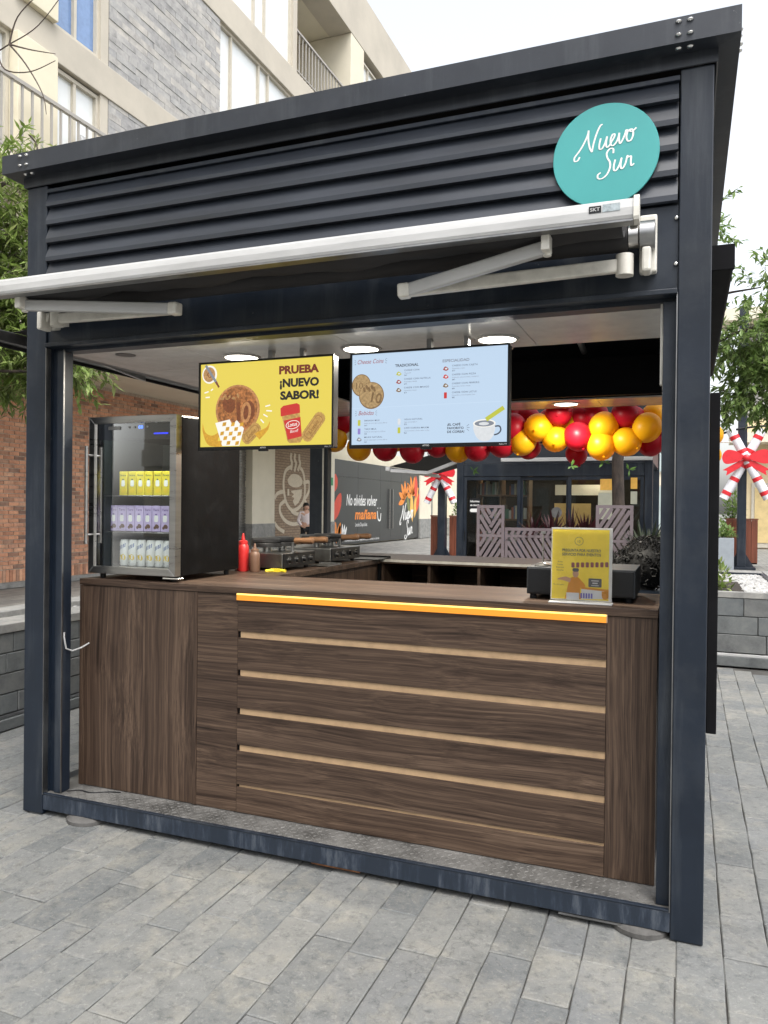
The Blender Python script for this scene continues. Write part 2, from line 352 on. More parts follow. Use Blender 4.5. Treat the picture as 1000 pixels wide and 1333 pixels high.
M['ivory'] = plain('ivory_plastic', (.62,.60,.54), .45, var=.12, scale=14)
M['steel'] = plain('brushed_steel', (.40,.39,.375), .30, metal=1, var=.10, scale=3, stretch=(1,1,12))
M['steeld'] = plain('dull_steel', (.30,.30,.30), .38, metal=1, var=.2, scale=6)
M['chrome'] = plain('bright_rivet', (.75,.75,.74), .22, metal=1, var=.05)
M['ceil'] = plain('ceiling_laminate', (.48,.48,.46), .22, var=.10, scale=3)
M['canopy'] = plain('awning_cloth', (.022,.021,.022), .85, var=.22, scale=6, bmp=.2, fine=300)

# ------------------------------------------------------------------ ground and paving
M['pave'] = slate('paving_slate')
M['joint'] = plain('joint_mortar', (.075,.072,.066), .9, var=.8, scale=2.2, bmp=.4)
def plaza_mat():
    m, nt, p = newmat('plaza_paving'); mp = coords(nt, (1,1,1), jitter=False)
    sw = nd(nt, 'ShaderNodeMapping'); sw.inputs['Rotation'].default_value = (0,0,math.pi/2); nt.links.new(mp.outputs[0], sw.inputs['Vector'])
    b = nd(nt, 'ShaderNodeTexBrick', Scale=1); b.inputs['Brick Width'].default_value = .45; b.inputs['Row Height'].default_value = .15; b.inputs['Mortar Size'].default_value = .004
    b.inputs['Color1'].default_value = (.16,.16,.15,1); b.inputs['Color2'].default_value = (.22,.215,.20,1); b.inputs['Mortar'].default_value = (.07,.065,.06,1)
    nt.links.new(sw.outputs[0], b.inputs['Vector'])
    n = nd(nt, 'ShaderNodeTexNoise', Scale=2.5, Detail=8, Roughness=.7); nt.links.new(mp.outputs[0], n.inputs['Vector'])
    r = ramp(nt, n.outputs['Fac'], [(.3,(.7,.7,.7)),(.7,(1.25,1.23,1.18))]); mx = nd(nt, 'ShaderNodeMix', _data_type='RGBA', _blend_type='MULTIPLY'); mx.inputs[0].default_value = 1
    nt.links.new(b.outputs['Color'], mx.inputs[6]); nt.links.new(r.outputs[0], mx.inputs[7]); nt.links.new(mx.outputs[2], p.inputs['Base Color']); p.inputs['Roughness'].default_value = .75
    bump(nt, p, b.outputs['Fac'], .4, -.004); return m
M['plaza'] = plaza_mat()
structure(MB().add([(-400,-400,-.05),(400,-400,-.05),(400,400,-.05),(-400,400,-.05)], [(0,1,2,3)]).build('ground', M['plaza']))
# bedding under the loose slabs
pav = structure(MB().box(-1.16, 5.2, -4.6, 5.30, -.046, -.011).build('pavement', M['joint']))
def slab_mesh(L, W, k):
    rnd = random.Random(k); a, b = L/2-.0014, W/2-.0014; z = 0
    def e(): return rnd.uniform(-.0022, .0022)
    # top outline with one or two chipped spots on the long edges
    pts = [(-a+e(),-b+e()),(-a*.3,-b+e()),(a*.4,-b+e()),(a+e(),-b+e()),(a+e(),b+e()),(a*.2,b+e()),(-a*.5,b+e()),(-a+e(),b+e())]
    n = len(pts); cx = 1-.004/a; cyy = 1-.004/b
    vs = [(y*cyy, x*cx, 0) for x, y in pts]+[(y, x, -.0035) for x, y in pts]+[(y, x, -.03) for x, y in pts]
    fs = [tuple(range(n))]+[(i,n+i,n+(i+1)%n,(i+1)%n) for i in range(n)]+[(n+i,2*n+i,2*n+(i+1)%n,n+(i+1)%n) for i in range(n)]
    me = bpy.data.meshes.new('slab'); me.from_pydata(vs, [], fs)
    bm = bmesh.new(); bm.from_mesh(me); bmesh.ops.recalc_face_normals(bm, faces=bm.faces); bm.to_mesh(me); bm.free()
    me.materials.append(M['pave']); return me
SL = {}
for L in (.30, .38, .46, .56):
    for k in range(3): SL[(L, k)] = slab_mesh(L, .148, int(L*100)*7+k)
rest = MB(); nslab = 0
rnd = random.Random(3)
row = 0; x = -1.16+.074
while x < 5.2:
    y = -4.6-rnd.random()*.3
    while y < 5.28:
        L = rnd.choice((.30,.38,.46,.46,.56)); k = rnd.randrange(3)
        if y+L > 5.30: L = .30
        cx, cy = x, y+L/2; y += L
        if cy+L/2 > 5.3 or cy-L/2 < -4.6: continue
        inview = (-.35 < cx < 3.7 and -1.25 < cy < .12 and cx > -.1-cy*-.45) or (cx < .15 and .05 < cy < 2.0) or (3.05 < cx < 4.1 and cy < 5.3 and cy > -.8)
        dz = rnd.uniform(-.0025, .0012); tx, ty = rnd.uniform(-.004,.004), rnd.uniform(-.008,.008)
        if inview and nslab < 300:
            o = bpy.data.objects.new('paving_slab', SL[(L, k)]); C.objects.link(o); o.parent = pav; nslab += 1
            o.location = (cx, cy, dz); o.rotation_euler = (tx, ty, rnd.uniform(-.004,.004))
        else:
            me = SL[(L, k)]; rest.add([(v.co.x+cx, v.co.y+cy, v.co.z+dz) for v in me.vertices], [tuple(p.vertices) for p in me.polygons])
    x += .148
o = rest.build('paving_slabs', M['pave'], pav); stuff(o)
NSLAB = nslab

# ------------------------------------------------------------------ stone planters
M['block'] = stone('planter_stone', [(.098,.106,.108),(.122,.130,.130),(.108,.118,.122),(.135,.138,.134)], scale=4, rough=.8, bmp=.7, stain=(2.5,(.19,.19,.175),.35))
M['cope'] = stone('coping_stone', [(.22,.22,.21),(.26,.255,.24)], scale=5, rough=.75, bmp=.3)
M['pebble'] = stone('white_pebble', [(.34,.335,.325),(.42,.415,.40),(.26,.255,.245)], scale=10, rough=.6, bmp=.1)
M['soil'] = plain('soil', (.025,.018,.012), .95, var=.5, scale=20, bmp=.8)
def blocks(parent, axis, c, a0, a1, z0, z1, h, lens, face, seed, depth=.12):
    """ashlar courses on a vertical face. axis: the coordinate that is constant"""
    rnd = random.Random(seed); z = z0; r = 0
    while z < z1-.01:
        hh = min(h, z1-z); a = a0-(rnd.random()*.3 if r % 2 else 0)
        while a < a1:
            L = rnd.choice(lens); s, e = max(a, a0), min(a+L, a1)
            if e-s > .05:
                p = rnd.uniform(0, .007); g = .003
                lo, hi = sorted((c+face*p, c-face*depth))
                m = MB()
                if axis == 'x': m.box(lo, hi, s+g, e-g, z+g, z+hh-g)
                else: m.box(s+g, e-g, lo, hi, z+g, z+hh-g)
                m.build('stone_block', M['block'], parent, bevel=.004, segs=1)
            a += L
        z += hh; r += 1
pl = thing('stone_planter', 'low grey stone planter with pebbles behind the left post', 'planter', (-1.2, 2, 0))
blocks(pl, 'x', -1.2, -.4, 4.9, .10, .64, .135, (.35,.45,.6), 1, 11)
Bx('core', M['joint'], pl, -1.88, -1.215, -.38, 4.88, .0, .62)
Bx('plinth', M['block'], pl, -1.30, -1.165, -.4, 4.9, .0, .075, bevel=.006)
MB().cyl((-1.19,-.4,.088),(-1.19,4.9,.088),.012,n=8).build('drip_rail', M['steeld'], pl)
for i in range(9):
    Bx('coping_stone', M['cope'], pl, -1.46, -1.19, -.4+i*.59+.003, -.4+(i+1)*.59-.003, .64, .70, bevel=.005)
    Bx('coping_stone', M['cope'], pl, -1.92, -1.70, -.4+i*.59+.003, -.4+(i+1)*.59-.003, .64, .70, bevel=.005)
def pebbles(parent, x0, x1, y0, y1, z, n, seed, r=.022):
    rnd = random.Random(seed); m = MB()
    for i in range(n):
        cx, cy = rnd.uniform(x0, x1), rnd.uniform(y0, y1); rr = r*rnd.uniform(.6,1.3)
        m.ball((cx, cy, z+rnd.uniform(0,.012)), rr, 7, 5, sz=.62, axis=(rnd.uniform(-.3,.3),rnd.uniform(-.3,.3),1))
    return stuff(m.build('pebbles', M['pebble'], parent, smooth=True))
pebbles(pl, -1.69, -1.47, -.3, 4.8, .635, 800, 5)
pr = thing('stone_planter', 'grey stone planter with white pebble bed at the right edge', 'planter', (4.2, 5.6, 0))
blocks(pr, 'y', 5.35, 2.6, 6.4, .13, .66, .177, (.42,.5,.62), -1, 12)
Bx('core', M['joint'], pr, 2.62, 6.38, 5.37, 8.4, .0, .655)
Bx('plinth', M['block'], pr, 2.6, 6.4, 5.325, 5.45, .0, .095, bevel=.006)
Bx('drip_rail', M['white'], pr, 2.6, 6.4, 5.33, 5.37, .097, .122, bevel=.003)
Bx('coping_stone', M['cope'], pr, 2.6, 6.4, 5.342, 5.42, .662, .72, bevel=.004)
for i in range(5): Bx('coping_stone', M['cope'], pr, 3.92, 6.4, 5.423+i*.6, 5.42+(i+1)*.6-.003, .662, .72, bevel=.004)
for i in range(3): Bx('coping_stone', M['cope'], pr, 2.6+i*.438, 2.6+(i+1)*.438-.003, 8.1, 8.4, .662, .72, bevel=.004)
Bx('steel_edging', M['frame'], pr, 3.88, 3.917, 5.423, 8.09, .66, .712)
Bx('steel_edging', M['frame'], pr, 2.6, 3.88, 8.05, 8.09, .66, .712)
Bx('soil_bed', M['soil'], pr, 2.62, 3.55, 5.423, 6.9, .656, .69)
pebbles(pr, 3.56, 3.87, 5.43, 8.03, .672, 900, 6, .026)
pebbles(pr, 2.7, 3.56, 6.92, 8.03, .672, 700, 8, .026)

# ------------------------------------------------------------------ the kiosk
def worn_beam():
    m, nt, p = newmat('worn_beam_paint'); mp = coords(nt, (1,1,1), jitter=False)
    n1 = nd(nt, 'ShaderNodeTexNoise', Scale=5, Detail=7, Roughness=.7); s = nd(nt, 'ShaderNodeMapping'); s.inputs['Scale'].default_value = (1.4,.6,.35); nt.links.new(mp.outputs[0], s.inputs[0]); nt.links.new(s.outputs[0], n1.inputs['Vector'])
    n2 = nd(nt, 'ShaderNodeTexNoise', Scale=1, Detail=8, Roughness=.75); s2 = nd(nt, 'ShaderNodeMapping'); s2.inputs['Scale'].default_value = (45,8,6); nt.links.new(mp.outputs[0], s2.inputs[0]); nt.links.new(s2.outputs[0], n2.inputs['Vector'])
    ml = nd(nt, 'ShaderNodeMath', _operation='MULTIPLY'); nt.links.new(n1.outputs['Fac'], ml.inputs[0]); nt.links.new(n2.outputs['Fac'], ml.inputs[1])
    r = ramp(nt, ml.outputs[0], [(.22,(.011,.018,.030)),(.27,(.020,.029,.046)),(.34,(.060,.072,.090)),(.44,(.035,.044,.058))]); nt.links.new(r.outputs[0], p.inputs['Base Color']); p.inputs['Roughness'].default_value = .5
    return m
M['worn'] = worn_beam()
M['plate'] = plain('tread_plate', (.135,.132,.125), .6, metal=.25, var=.35, scale=7)
W = 3.07
kk = thing('kiosk', 'dark blue grey steel kiosk with louvered fascia and open front', 'kiosk', (1.535, 1.535, 0))
F = M['frame']
for (x0, x1, y0, y1) in ((0,.122,0,.115),(2.963,W,0,.115),(.045,.160,2.955,W),(2.955,W,2.955,W)):
    Bx('post', F, kk, x0, x1, y0, y1, .004, 3.03, bevel=.004)
# inner shutter guides beside the front posts
for a, b in ((.158,.197),(2.914,2.9625)):
    Bx('shutter_guide', F, kk, a, b, .035, .10, .103, 2.24, bevel=.003)
Bx('guide_web', F, kk, .1225, .1575, .05, .09, .103, 2.24)
Bx('edge_strip', M['steeld'], kk, .1980, .2005, .034, .042, .103, 2.245)
Bx('edge_strip', M['ivory'], kk, 2.905, 2.912, .06, .10, 1.95, 2.237)
Bx('edge_strip', M['steeld'], kk, 2.9590, 2.9625, -.003, .03, .10, 2.26)
Bx('edge_strip', M['steeld'], kk, .1225, .1255, -.002, .03, .10, 2.25)
Bx('edge_strip', M['ivory'], kk, .1615, .172, 2.956, 2.966, .103, 2.245); Bx('shutter_guide', F, kk, .1735, .205, 2.97, 3.04, .103, 2.245)
# header plate behind the awning, its lower lip, and the beam behind
Bx('header_plate', F, kk, .1235, 2.9615, .012, .05, 2.272, 2.566)
Bx('header_lip', F, kk, .1235, 2.9615, -.014, .05, 2.252, 2.271, bevel=.003)
Bx('header_beam', F, kk, .123, 2.962, .052, .125, 2.238, 2.60)
for z in (2.52, 2.36): MB().ball((2.955, .008, z), .008, 10, 6).build('bolt', M['chrome'], kk, smooth=True)
MB().ball((.150, .008, 2.40), .011, 10, 6).build('bolt', M['chrome'], kk, smooth=True)
# louvers: a sloping face that ends in a small upright lip, one over the other
for i in range(6):
    zb = 2.925-.0875*i if i else 2.925
    zt = zb+.092
    prof = [(.017, zt), (-.012, zb+.020), (-.012, zb+.016), (-.012, zb), (.006, zb-.002), (.003, zb+.014), (.023, zt-.010)]
    if i == 0: prof = [(.010, zb+.066), (-.010, zb+.020), (-.012, zb+.016), (-.012, zb), (.006, zb-.002), (.002, zb+.014), (.016, zb+.056)]
    if zb < 2.5: break
    m = MB(); n = len(prof); vs = [(.126, y, z) for y, z in prof]+[(2.958, y, z) for y, z in prof]
    m.add(vs, [(j,(j+1)%n,n+(j+1)%n,n+j) for j in range(n)]+[tuple(range(n)), tuple(reversed(range(n,2*n)))])
    m.build('louver', M['louver'], kk)
Bx('louver_backing', M['blackmat'], kk, .1235, 2.9615, .05, .06, 2.60, 3.03)
Bx('top_trim', F, kk, .1235, 2.9615, -.004, .02, 2.992, 3.010, bevel=.002)
# roof fascia: a folded channel standing out 80 mm
def fascia(p, q, nrm):
    p, q, nrm = Vector(p), Vector(q), Vector(nrm)
    prof = [(-.08,3.078),(-.08,3.165),(-.074,3.168),(.05,3.168),(.05,3.16),(-.07,3.16),(-.07,3.084),(-.004,3.084),(-.004,3.030),(-.008,3.028),(-.012,3.030),(-.012,3.076)]
    m = MB(); n = len(prof); vs = []
    for c in (p, q):
        for a, z in prof:
            e = c-nrm*a; k = (-a) if c is p else a
            vs.append((e.x, e.y, z))
    # mitre both ends
    d = (q-p).normalized(); vs2 = []
    for j, v in enumerate(vs):
        a = prof[j % n][0]; s = 1 if j < n else -1
        vs2.append((v[0]+d.x*a*s, v[1]+d.y*a*s, v[2]))
    m.add(vs2, [(j,(j+1)%n,n+(j+1)%n,n+j) for j in range(n)]+[tuple(range(n)), tuple(reversed(range(n,2*n)))])
    return m.build('roof_fascia', M['fascia'], kk)
fascia((0,0,0),(W,0,0),(0,-1,0)); fascia((W,0,0),(W,W,0),(1,0,0)); fascia((W,W,0),(0,W,0),(0,1,0)); fascia((0,W,0),(0,0,0),(-1,0,0))
for x in (.035,.075,2.955,2.992):
    for z in (3.148,3.104): MB().ball((x,-.080,z), .0115, 12, 6, sz=.55).build('rivet', M['chrome'], kk, smooth=True)
    MB().ball((x,-.045,3.077), .0115, 12, 6, sz=.55).build('rivet', M['chrome'], kk, smooth=True)
for z in (3.15, 3.10):
    for y in (.04, .08): MB().ball((W+.08,y,z), .0115, 12, 6, sz=.55).build('rivet', M['chrome'], kk, smooth=True)
Bx('roof_deck', M['blackmat'], kk, -.02, W+.02, -.02, W+.02, 3.12, 3.156)
# side and rear beams, upper side cladding
for (x0,x1,y0,y1) in ((.012,.10,.116,2.954),(2.97,3.058,.116,2.954),(.116,2.954,2.97,3.058)):
    Bx('ring_beam', F, kk, x0, x1, y0, y1, 2.262, 2.40, bevel=.003)
    Bx('upper_cladding', M['louver'], kk, x0+.02, x1-.02, y0, y1, 2.402, 3.03)
# base frame and tread plate
Bx('base_beam', M['worn'], kk, .1225, 2.9625, .002, .07, .026, .098, bevel=.003)
Bx('base_lip', F, kk, .1225, 2.9625, .0, .018, .0985, .106, bevel=.002)
for (x0,x1,y0,y1) in ((.01,.08,.116,2.954),(2.99,3.06,.116,2.954),(.116,2.954,2.99,3.06)): Bx('base_beam', F, kk, x0, x1, y0, y1, .026, .098, bevel=.003)
Bx('floor_plate', M['plate'], kk, .0815, 2.9885, .0185, 2.989, .092, .1010)
tm = MB(); rnd = random.Random(4)
for i in range(112):
    for j in range(6):
        cx = .215+i*.0242; cy = .035+j*.0242; a = R(45) if (i+j) % 2 else R(-45)
        dx, dy = math.cos(a)*.0105, math.sin(a)*.0105; wx, wy = -math.sin(a)*.0028, math.cos(a)*.0028
        tm.add([(cx-dx,cy-dy,.101),(cx+wx,cy+wy,.101),(cx+dx,cy+dy,.101),(cx-wx,cy-wy,.101),(cx-dx*.55,cy-dy*.55,.1025),(cx+dx*.55,cy+dy*.55,.1025)],
               [(0,3,4),(3,2,5,4),(2,1,5),(1,0,4,5)])
stuff(tm.build('tread_ribs', M['plate'], kk))
M['footm'] = plain('grimy_rubber', (.085,.082,.078), .8, var=.4, scale=12)
for fx in (.36, 2.86):
    f = MB().lathe((fx,.075 if fx > 1 else .06,0), [(.105,.0),(.105,.016),(.09,.024),(.03,.028),(.018,.03),(.018,.05)], 28).build('levelling_foot', M['footm'], kk, smooth=True)
for fx in (.36, 2.86): MB().lathe((fx,2.98,0), [(.105,.0),(.105,.016),(.09,.024),(.03,.028),(.018,.03),(.018,.05)], 28).build('levelling_foot', M['steeld'], kk, smooth=True)
M['rust'] = plain('rusty_packing', (.20,.085,.035), .85, var=.4, scale=30)
Bx('packing_strip', M['rust'], kk, 1.56, 1.78, .02, .07, .012, .0255)
Bx('packing_strip', M['steeld'], kk, 2.58, 2.80, .0, .05, .018, .0255)
# ceiling: glossy panels along the front, the left and the rear, an open void between
for a, b in ((.104,.74),(.743,1.55),(1.553,2.352),(2.355,2.968)): Bx('ceiling_panel', M['ceil'], kk, a, b, .126, .70, 2.252, 2.262)
for a, b in ((.104,.9),(.903,1.75),(1.753,2.42),(2.423,2.968)): Bx('ceiling_panel', M['ceil'], kk, a, b, 2.55, 2.965, 2.252, 2.262)
Bx('ceiling_panel', M['ceil'], kk, .104, .74, .703, 2.547, 2.252, 2.262)
Bx('void_joist', M['blackmat'], kk, .745, 2.968, .72, .76, 2.265, 2.36)
Bx('void_joist', M['blackmat'], kk, .745, 2.968, 2.47, 2.51, 2.265, 2.52)
MB().cyl((2.45,.9,2.48),(2.35,2.4,2.55),.02,n=10).build('conduit', M['steeld'], kk)
MB().prism([(0,0),(.10,0),(.0,.12)], Frame((2.15,1.0,2.40),(1,0,0),(0,0,-1)), .01).build('bracket', M['ivory'], kk)
MB().lathe((.37,.27,2.2500), [(.05,0),(.05,.001)], 20).build('cable_hole', M['black'], kk)
# side shutter panel that hangs outside on the right
Bx('side_panel', M['blackmat'], kk, 3.0735, 3.108, .14, 2.9, .70, 1.925, bevel=.003)

# ------------------------------------------------------------------ counter
ct = thing('service_counter', 'walnut counter with tan grooves and glowing amber strip', 'counter', (1.5, .5, .101))
Bx('door_panel', M['walv'], ct, .206, .858, .176, .196, .104, 1.098, bevel=.0012)
Bx('side_panel', M['walv'], ct, .184, .2045, .172, .75, .104, 1.098)
Bx('stile', M['walv'], ct, .8595, .880, .170, .196, .104, 1.098, bevel=.001)
Bx('filler_panel', M['walh'], ct, .8815, 1.098, .172, .192, .104, 1.098, bevel=.001)
gz = [1.072, .915, .740, .565, .3975, .225, .104]
for i in range(6):
    t = gz[i]-(.0145 if i else 0); b = gz[i+1]+(.0145 if i < 4 else (.006 if i == 4 else 0))
    if i == 5: t = gz[5]-.006
    Bx('front_plank', M['walh'], ct, 1.100, 2.722, .170, .192, b, t, bevel=.0012)
for i in range(1, 6):
    Bx('groove_back', M['mdf'], ct, 1.112, 2.7215, .1765, .1915, gz[i]-.0143, gz[i]+.0143)
    Bx('groove_end', M['blackmat'], ct, 1.1005, 1.1118, .1805, .1915, gz[i]-.012, gz[i]+.012)
Bx('filler_panel', M['walv'], ct, 2.7235, 2.9045, .171, .192, .104, 1.098, bevel=.001)
Bx('carcass', M['blackmat'], ct, .21, 2.90, .197, .70, .104, 1.095)
Bx('counter_top', M['walh'], ct, .182, .880, .170, .755, 1.1, 1.131, bevel=.0015)
Bx('counter_top', M['walh'], ct, .8812, 2.906, .164, .755, 1.1, 1.1305, bevel=.0015)
# the left arm and the rear counter with open shelves
Bx('arm_top', M['walh'], ct, .184, .955, .757, 2.30, 1.1, 1.1303, bevel=.0015)
Bx('arm_front', M['walv'], ct, .91, .93, .76, 2.30, .104, 1.098)
Bx('arm_carcass', M['blackmat'], ct, .19, .908, .76, 2.30, .104, 1.098); Bx('arm_carcass', M['blackmat'], ct, .19, .948, 2.305, 2.94, .104, 1.098)
Bx('rear_top', M['walh'], ct, .184, 2.06, 2.303, 2.96, 1.1, 1.1303, bevel=.0015)
Bx('rear_top_edge', M['ivory'], ct, .95, 2.061, 2.297, 2.302, 1.112, 1.1295)
for x in (.95, 1.30, 1.66, 2.02): Bx('shelf_upright', M['walv'], ct, x, x+.02, 2.33, 2.94, .104, 1.098)
Bx('shelf', M['walh'], ct, .951, 2.02, 2.34, 2.94, .80, .82); Bx('shelf_back', M['walh'], ct, .951, 2.04, 2.941, 2.955, .104, 1.098)
Bx('arm_top', F, ct, 2.62, 2.95, 1.05, 2.95, 1.07, 1.10)
M['ledhot'] = emit('led_tube', (1,.62,.14), 2.0*ES); M['ledamber'] = emit('led_cover', (.90,.28,.022), .48*ES, .3, base=(.5,.2,.02))
led = Bx('light_strip', M['ledamber'], ct, 1.102, 2.722, .1535, .1635, 1.0735, 1.0975)
Bx('lit_edge', M['ledhot'], led, 1.102, 2.722, .154, .1635, 1.098, 1.1035)
Bx('strip_end', M['mdf'], led, 2.7225, 2.726, .1545, .1635, 1.0735, 1.1035)
cord = MB(); cord.tube([(.2015,.050,.88),(.2015,.049,.86),(.204,.06,.80),(.215,.09,.785),(.232,.13,.795),(.243,.172,.812)], .004, 8)
tag(cord.build('power_cord', M['white'], smooth=True), 'white cord looping into the walnut cabinet door beside the left post', 'cord')
cc = MB(); cc.tube(spline([(.21,.07,.108),(.26,.10,.106),(.33,.10,.105),(.40,.14,.105),(.46,.155,.105)],5), .003, 6)
tag(cc.build('floor_cable', M['black'], smooth=True), 'thin black cable lying on the tread plate by the cabinet door', 'cable')

# ------------------------------------------------------------------ awnings
def bar_profile(mb, x0, x1, y, z, h=.072, d=.05):
    prof = [(-d/2,-h/2+.01),(-d/2+.004,-h/2),(d/2,-h/2),(d/2,-h/2+.03),(d/2-.012,h/2-.01),(d/2-.02,h/2),(-d/2+.02,h/2),(-d/2+.006,h/2-.012),(-d/2,0)]
    n = len(prof); vs = [(x0,y+a,z+b) for a,b in prof]+[(x1,y+a,z+b) for a,b in prof]
    mb.add(vs, [(j,(j+1)%n,n+(j+1)%n,n+j) for j in range(n)]+[tuple(range(n)), tuple(reversed(range(n,2*n)))])
aw = thing('retractable_awning', 'white barred retractable awning with grey cloth across the kiosk front', 'awning', (1.5, -.07, 2.44))
m = MB(); bar_profile(m, .02, 2.835, -.325, 2.445, .068); m.build('front_bar', M['white'], aw)
for a, b in ((.010,.0195),(2.8355,2.852)): m = MB(); bar_profile(m, a, b, -.325, 2.445, .082, .06); m.build('end_cap', M['ivory'], aw)
Bx('bar_groove', M['steeld'], aw, .02, 2.834, -.349, -.302, 2.4025, 2.4085)
fb = Bx('maker_badge', M['black'], aw, 2.700, 2.738, -.3515, -.350, 2.438, 2.460)
bf = Frame((2.700,-.3517,2.438),(1,0,0),(0,0,1))
text(bf, 'SKT', .004, .006, .011, 'lettering', M['white'], fb, width=.030, bold=.02)
M['stick'] = plain('grey_sticker', (.33,.38,.40), .4, var=.3, scale=60)
Bx('sticker', M['stick'], aw, 2.742, 2.795, -.3515, -.350, 2.438, 2.462)
MB().cyl((.215,-.065,2.445),(2.80,-.065,2.445),.047,n=24).build('cloth_roll', M['canopy'], aw, smooth=True)
m = MB(); nx, ny = 40, 10; rnd = random.Random(2); vs = []
for i in range(nx+1):
    for j in range(ny+1):
        u, t = i/nx, j/ny; x = .21+u*2.585; y = -.075-t*.225
        sag = .055*math.sin(math.pi*t)*(1+.15*math.sin(u*23)+.1*math.sin(u*51+1)); z = 2.488*(1-t)+2.43*t-sag
        vs.append((x, y, z))
m.add(vs, [(i*(ny+1)+j,(i+1)*(ny+1)+j,(i+1)*(ny+1)+j+1,i*(ny+1)+j+1) for i in range(nx) for j in range(ny)])
o = m.build('canopy_cloth', M['canopy'], aw, smooth=True); sm = o.modifiers.new('thick','SOLIDIFY'); sm.thickness = .0015
for x0, x1 in ((.150,.205),(2.835,2.893)):
    b = Bx('wall_bracket', M['ivory'], aw, x0, x1, -.03, .011, 2.33, 2.53, bevel=.006)
    MB().cyl((x0+.005,-.065,2.445),(x1-.005,-.065,2.445),.050,n=20).build('roll_end', M['steeld'], b, smooth=True)
    Bx('bracket_lug', M['ivory'], b, x0+.012, x1-.016, -.10, -.031, 2.315, 2.40, bevel=.008)
Bx('gear_box', M['ivory'], aw, 2.806, 2.834, -.115, -.02, 2.475, 2.52, bevel=.008)
MB().cyl((2.803,-.065,2.445),(2.834,-.065,2.445),.040,n=20).build('roll_end', M['steel'], aw, smooth=True)
def arm(sh, el, tip):
    a = MB(); a.bar(sh, el, .028, .046); a = a.build('upper_arm', M['ivory'], aw, bevel=.006)
    MB().bar(el, tip, .030, .048).build('forearm', M['white'], aw, bevel=.007)
    e = Vector(el); d = (Vector(el)-Vector(sh)).normalized()
    j = MB().bar(e-d*.015, e+d*.03, .05, .052); j.build('elbow', M['ivory'], aw, bevel=.008)
    s = Vector(sh); k = MB(); k.cyl(s-Vector((0,0,.036)), s+Vector((0,0,.036)), .030, n=18); k.box(s.x-.025,s.x+.025,s.y,s.y+.05,s.z-.028,s.z+.028); k.build('shoulder', M['ivory'], aw, smooth=True)
    t = Vector(tip); k = MB(); k.box(t.x-.014,t.x+.014,t.y-.045,t.y+.014,t.z-.020,t.z+.034); k.cyl(t-Vector((0,0,.03)), t+Vector((0,0,.03)), .014, n=12); k.build('tip_joint', M['ivory'], aw, bevel=.003)
arm((2.79,-.075,2.347),(2.02,-.165,2.306),(2.556,-.265,2.375))
arm((.262,-.075,2.362),(.97,-.150,2.330),(.262,-.262,2.378))
m = MB(); ring = [(.178+.022*math.cos(a)*.75,-.06,2.388+.030*math.sin(a)) for a in np.linspace(0,2*math.pi,17)]; m.tube(ring, .008, 8); m.tube([(.178,-.06,2.418),(.19,-.06,2.45),(.20,-.055,2.47)], .009, 8)
m.build('crank_eye', M['ivory'], aw, smooth=True)
m = MB(); m.tube(spline([(.20,-.03,2.545),(.24,-.05,2.548),(.29,-.06,2.556),(.335,-.05,2.573)],5), .009, 8); m.build('strap_end', M['ivory'], aw, smooth=True)

def side_awning(label, s, x0, drop, arms):
    t = thing('retractable_awning', label, 'awning', (x0, 1.5, 2.44))
    MB().cyl((x0+s*.05,.2,2.445),(x0+s*.05,2.87,2.445),.042,n=18).build('cloth_roll', M['canopy'], t, smooth=True)
    for y in (.16, 2.88): Bx('wall_bracket', M['ivory'] if arms else F, t, min(x0+s*.005,x0+s*.09), max(x0+s*.005,x0+s*.09), y, y+.03, 2.37, 2.50, bevel=.004)
    return t
la = side_awning('grey cloth awning folded partly out on the left side of the kiosk', -1, 0, 1, True)
m = MB(); vs = []
for i in range(13):
    for j in range(7):
        t = j/6; vs.append((-.05-.26*t, .2+2.67*i/12, 2.488*(1-t)+2.40*t-.03*math.sin(math.pi*t)))
m.add(vs, [(i*7+j,(i+1)*7+j,(i+1)*7+j+1,i*7+j+1) for i in range(12) for j in range(6)])
o = m.build('canopy_cloth', M['canopy'], la, smooth=True); o.modifiers.new('thick','SOLIDIFY').thickness = .0015
Bx('front_bar', M['steeld'], la, -.335, -.29, .03, 2.88, 2.335, 2.395, bevel=.005)
Bx('bar_lip', M['canopy'], la, -.345, -.336, .03, 2.88, 2.318, 2.37)
MB().bar((-.10,.55,2.315),(-.28,1.23,2.315),.02,.03).build('forearm', M['white'], la, bevel=.004)
MB().bar((-.06,.25,2.33),(-.10,.55,2.315),.02,.03).build('upper_arm', M['ivory'], la, bevel=.004)
ra = thing('retractable_awning', 'closed black awning cassette along the right side of the kiosk', 'awning', (W, 1.5, 2.44))
Bx('cassette', M['blackmat'], ra, W+.0025, 3.152, .27, 2.75, 2.40, 2.485, bevel=.01)
Bx('end_plate', M['blackmat'], ra, W+.0025, 3.155, .258, .2695, 2.395, 2.49, bevel=.003)

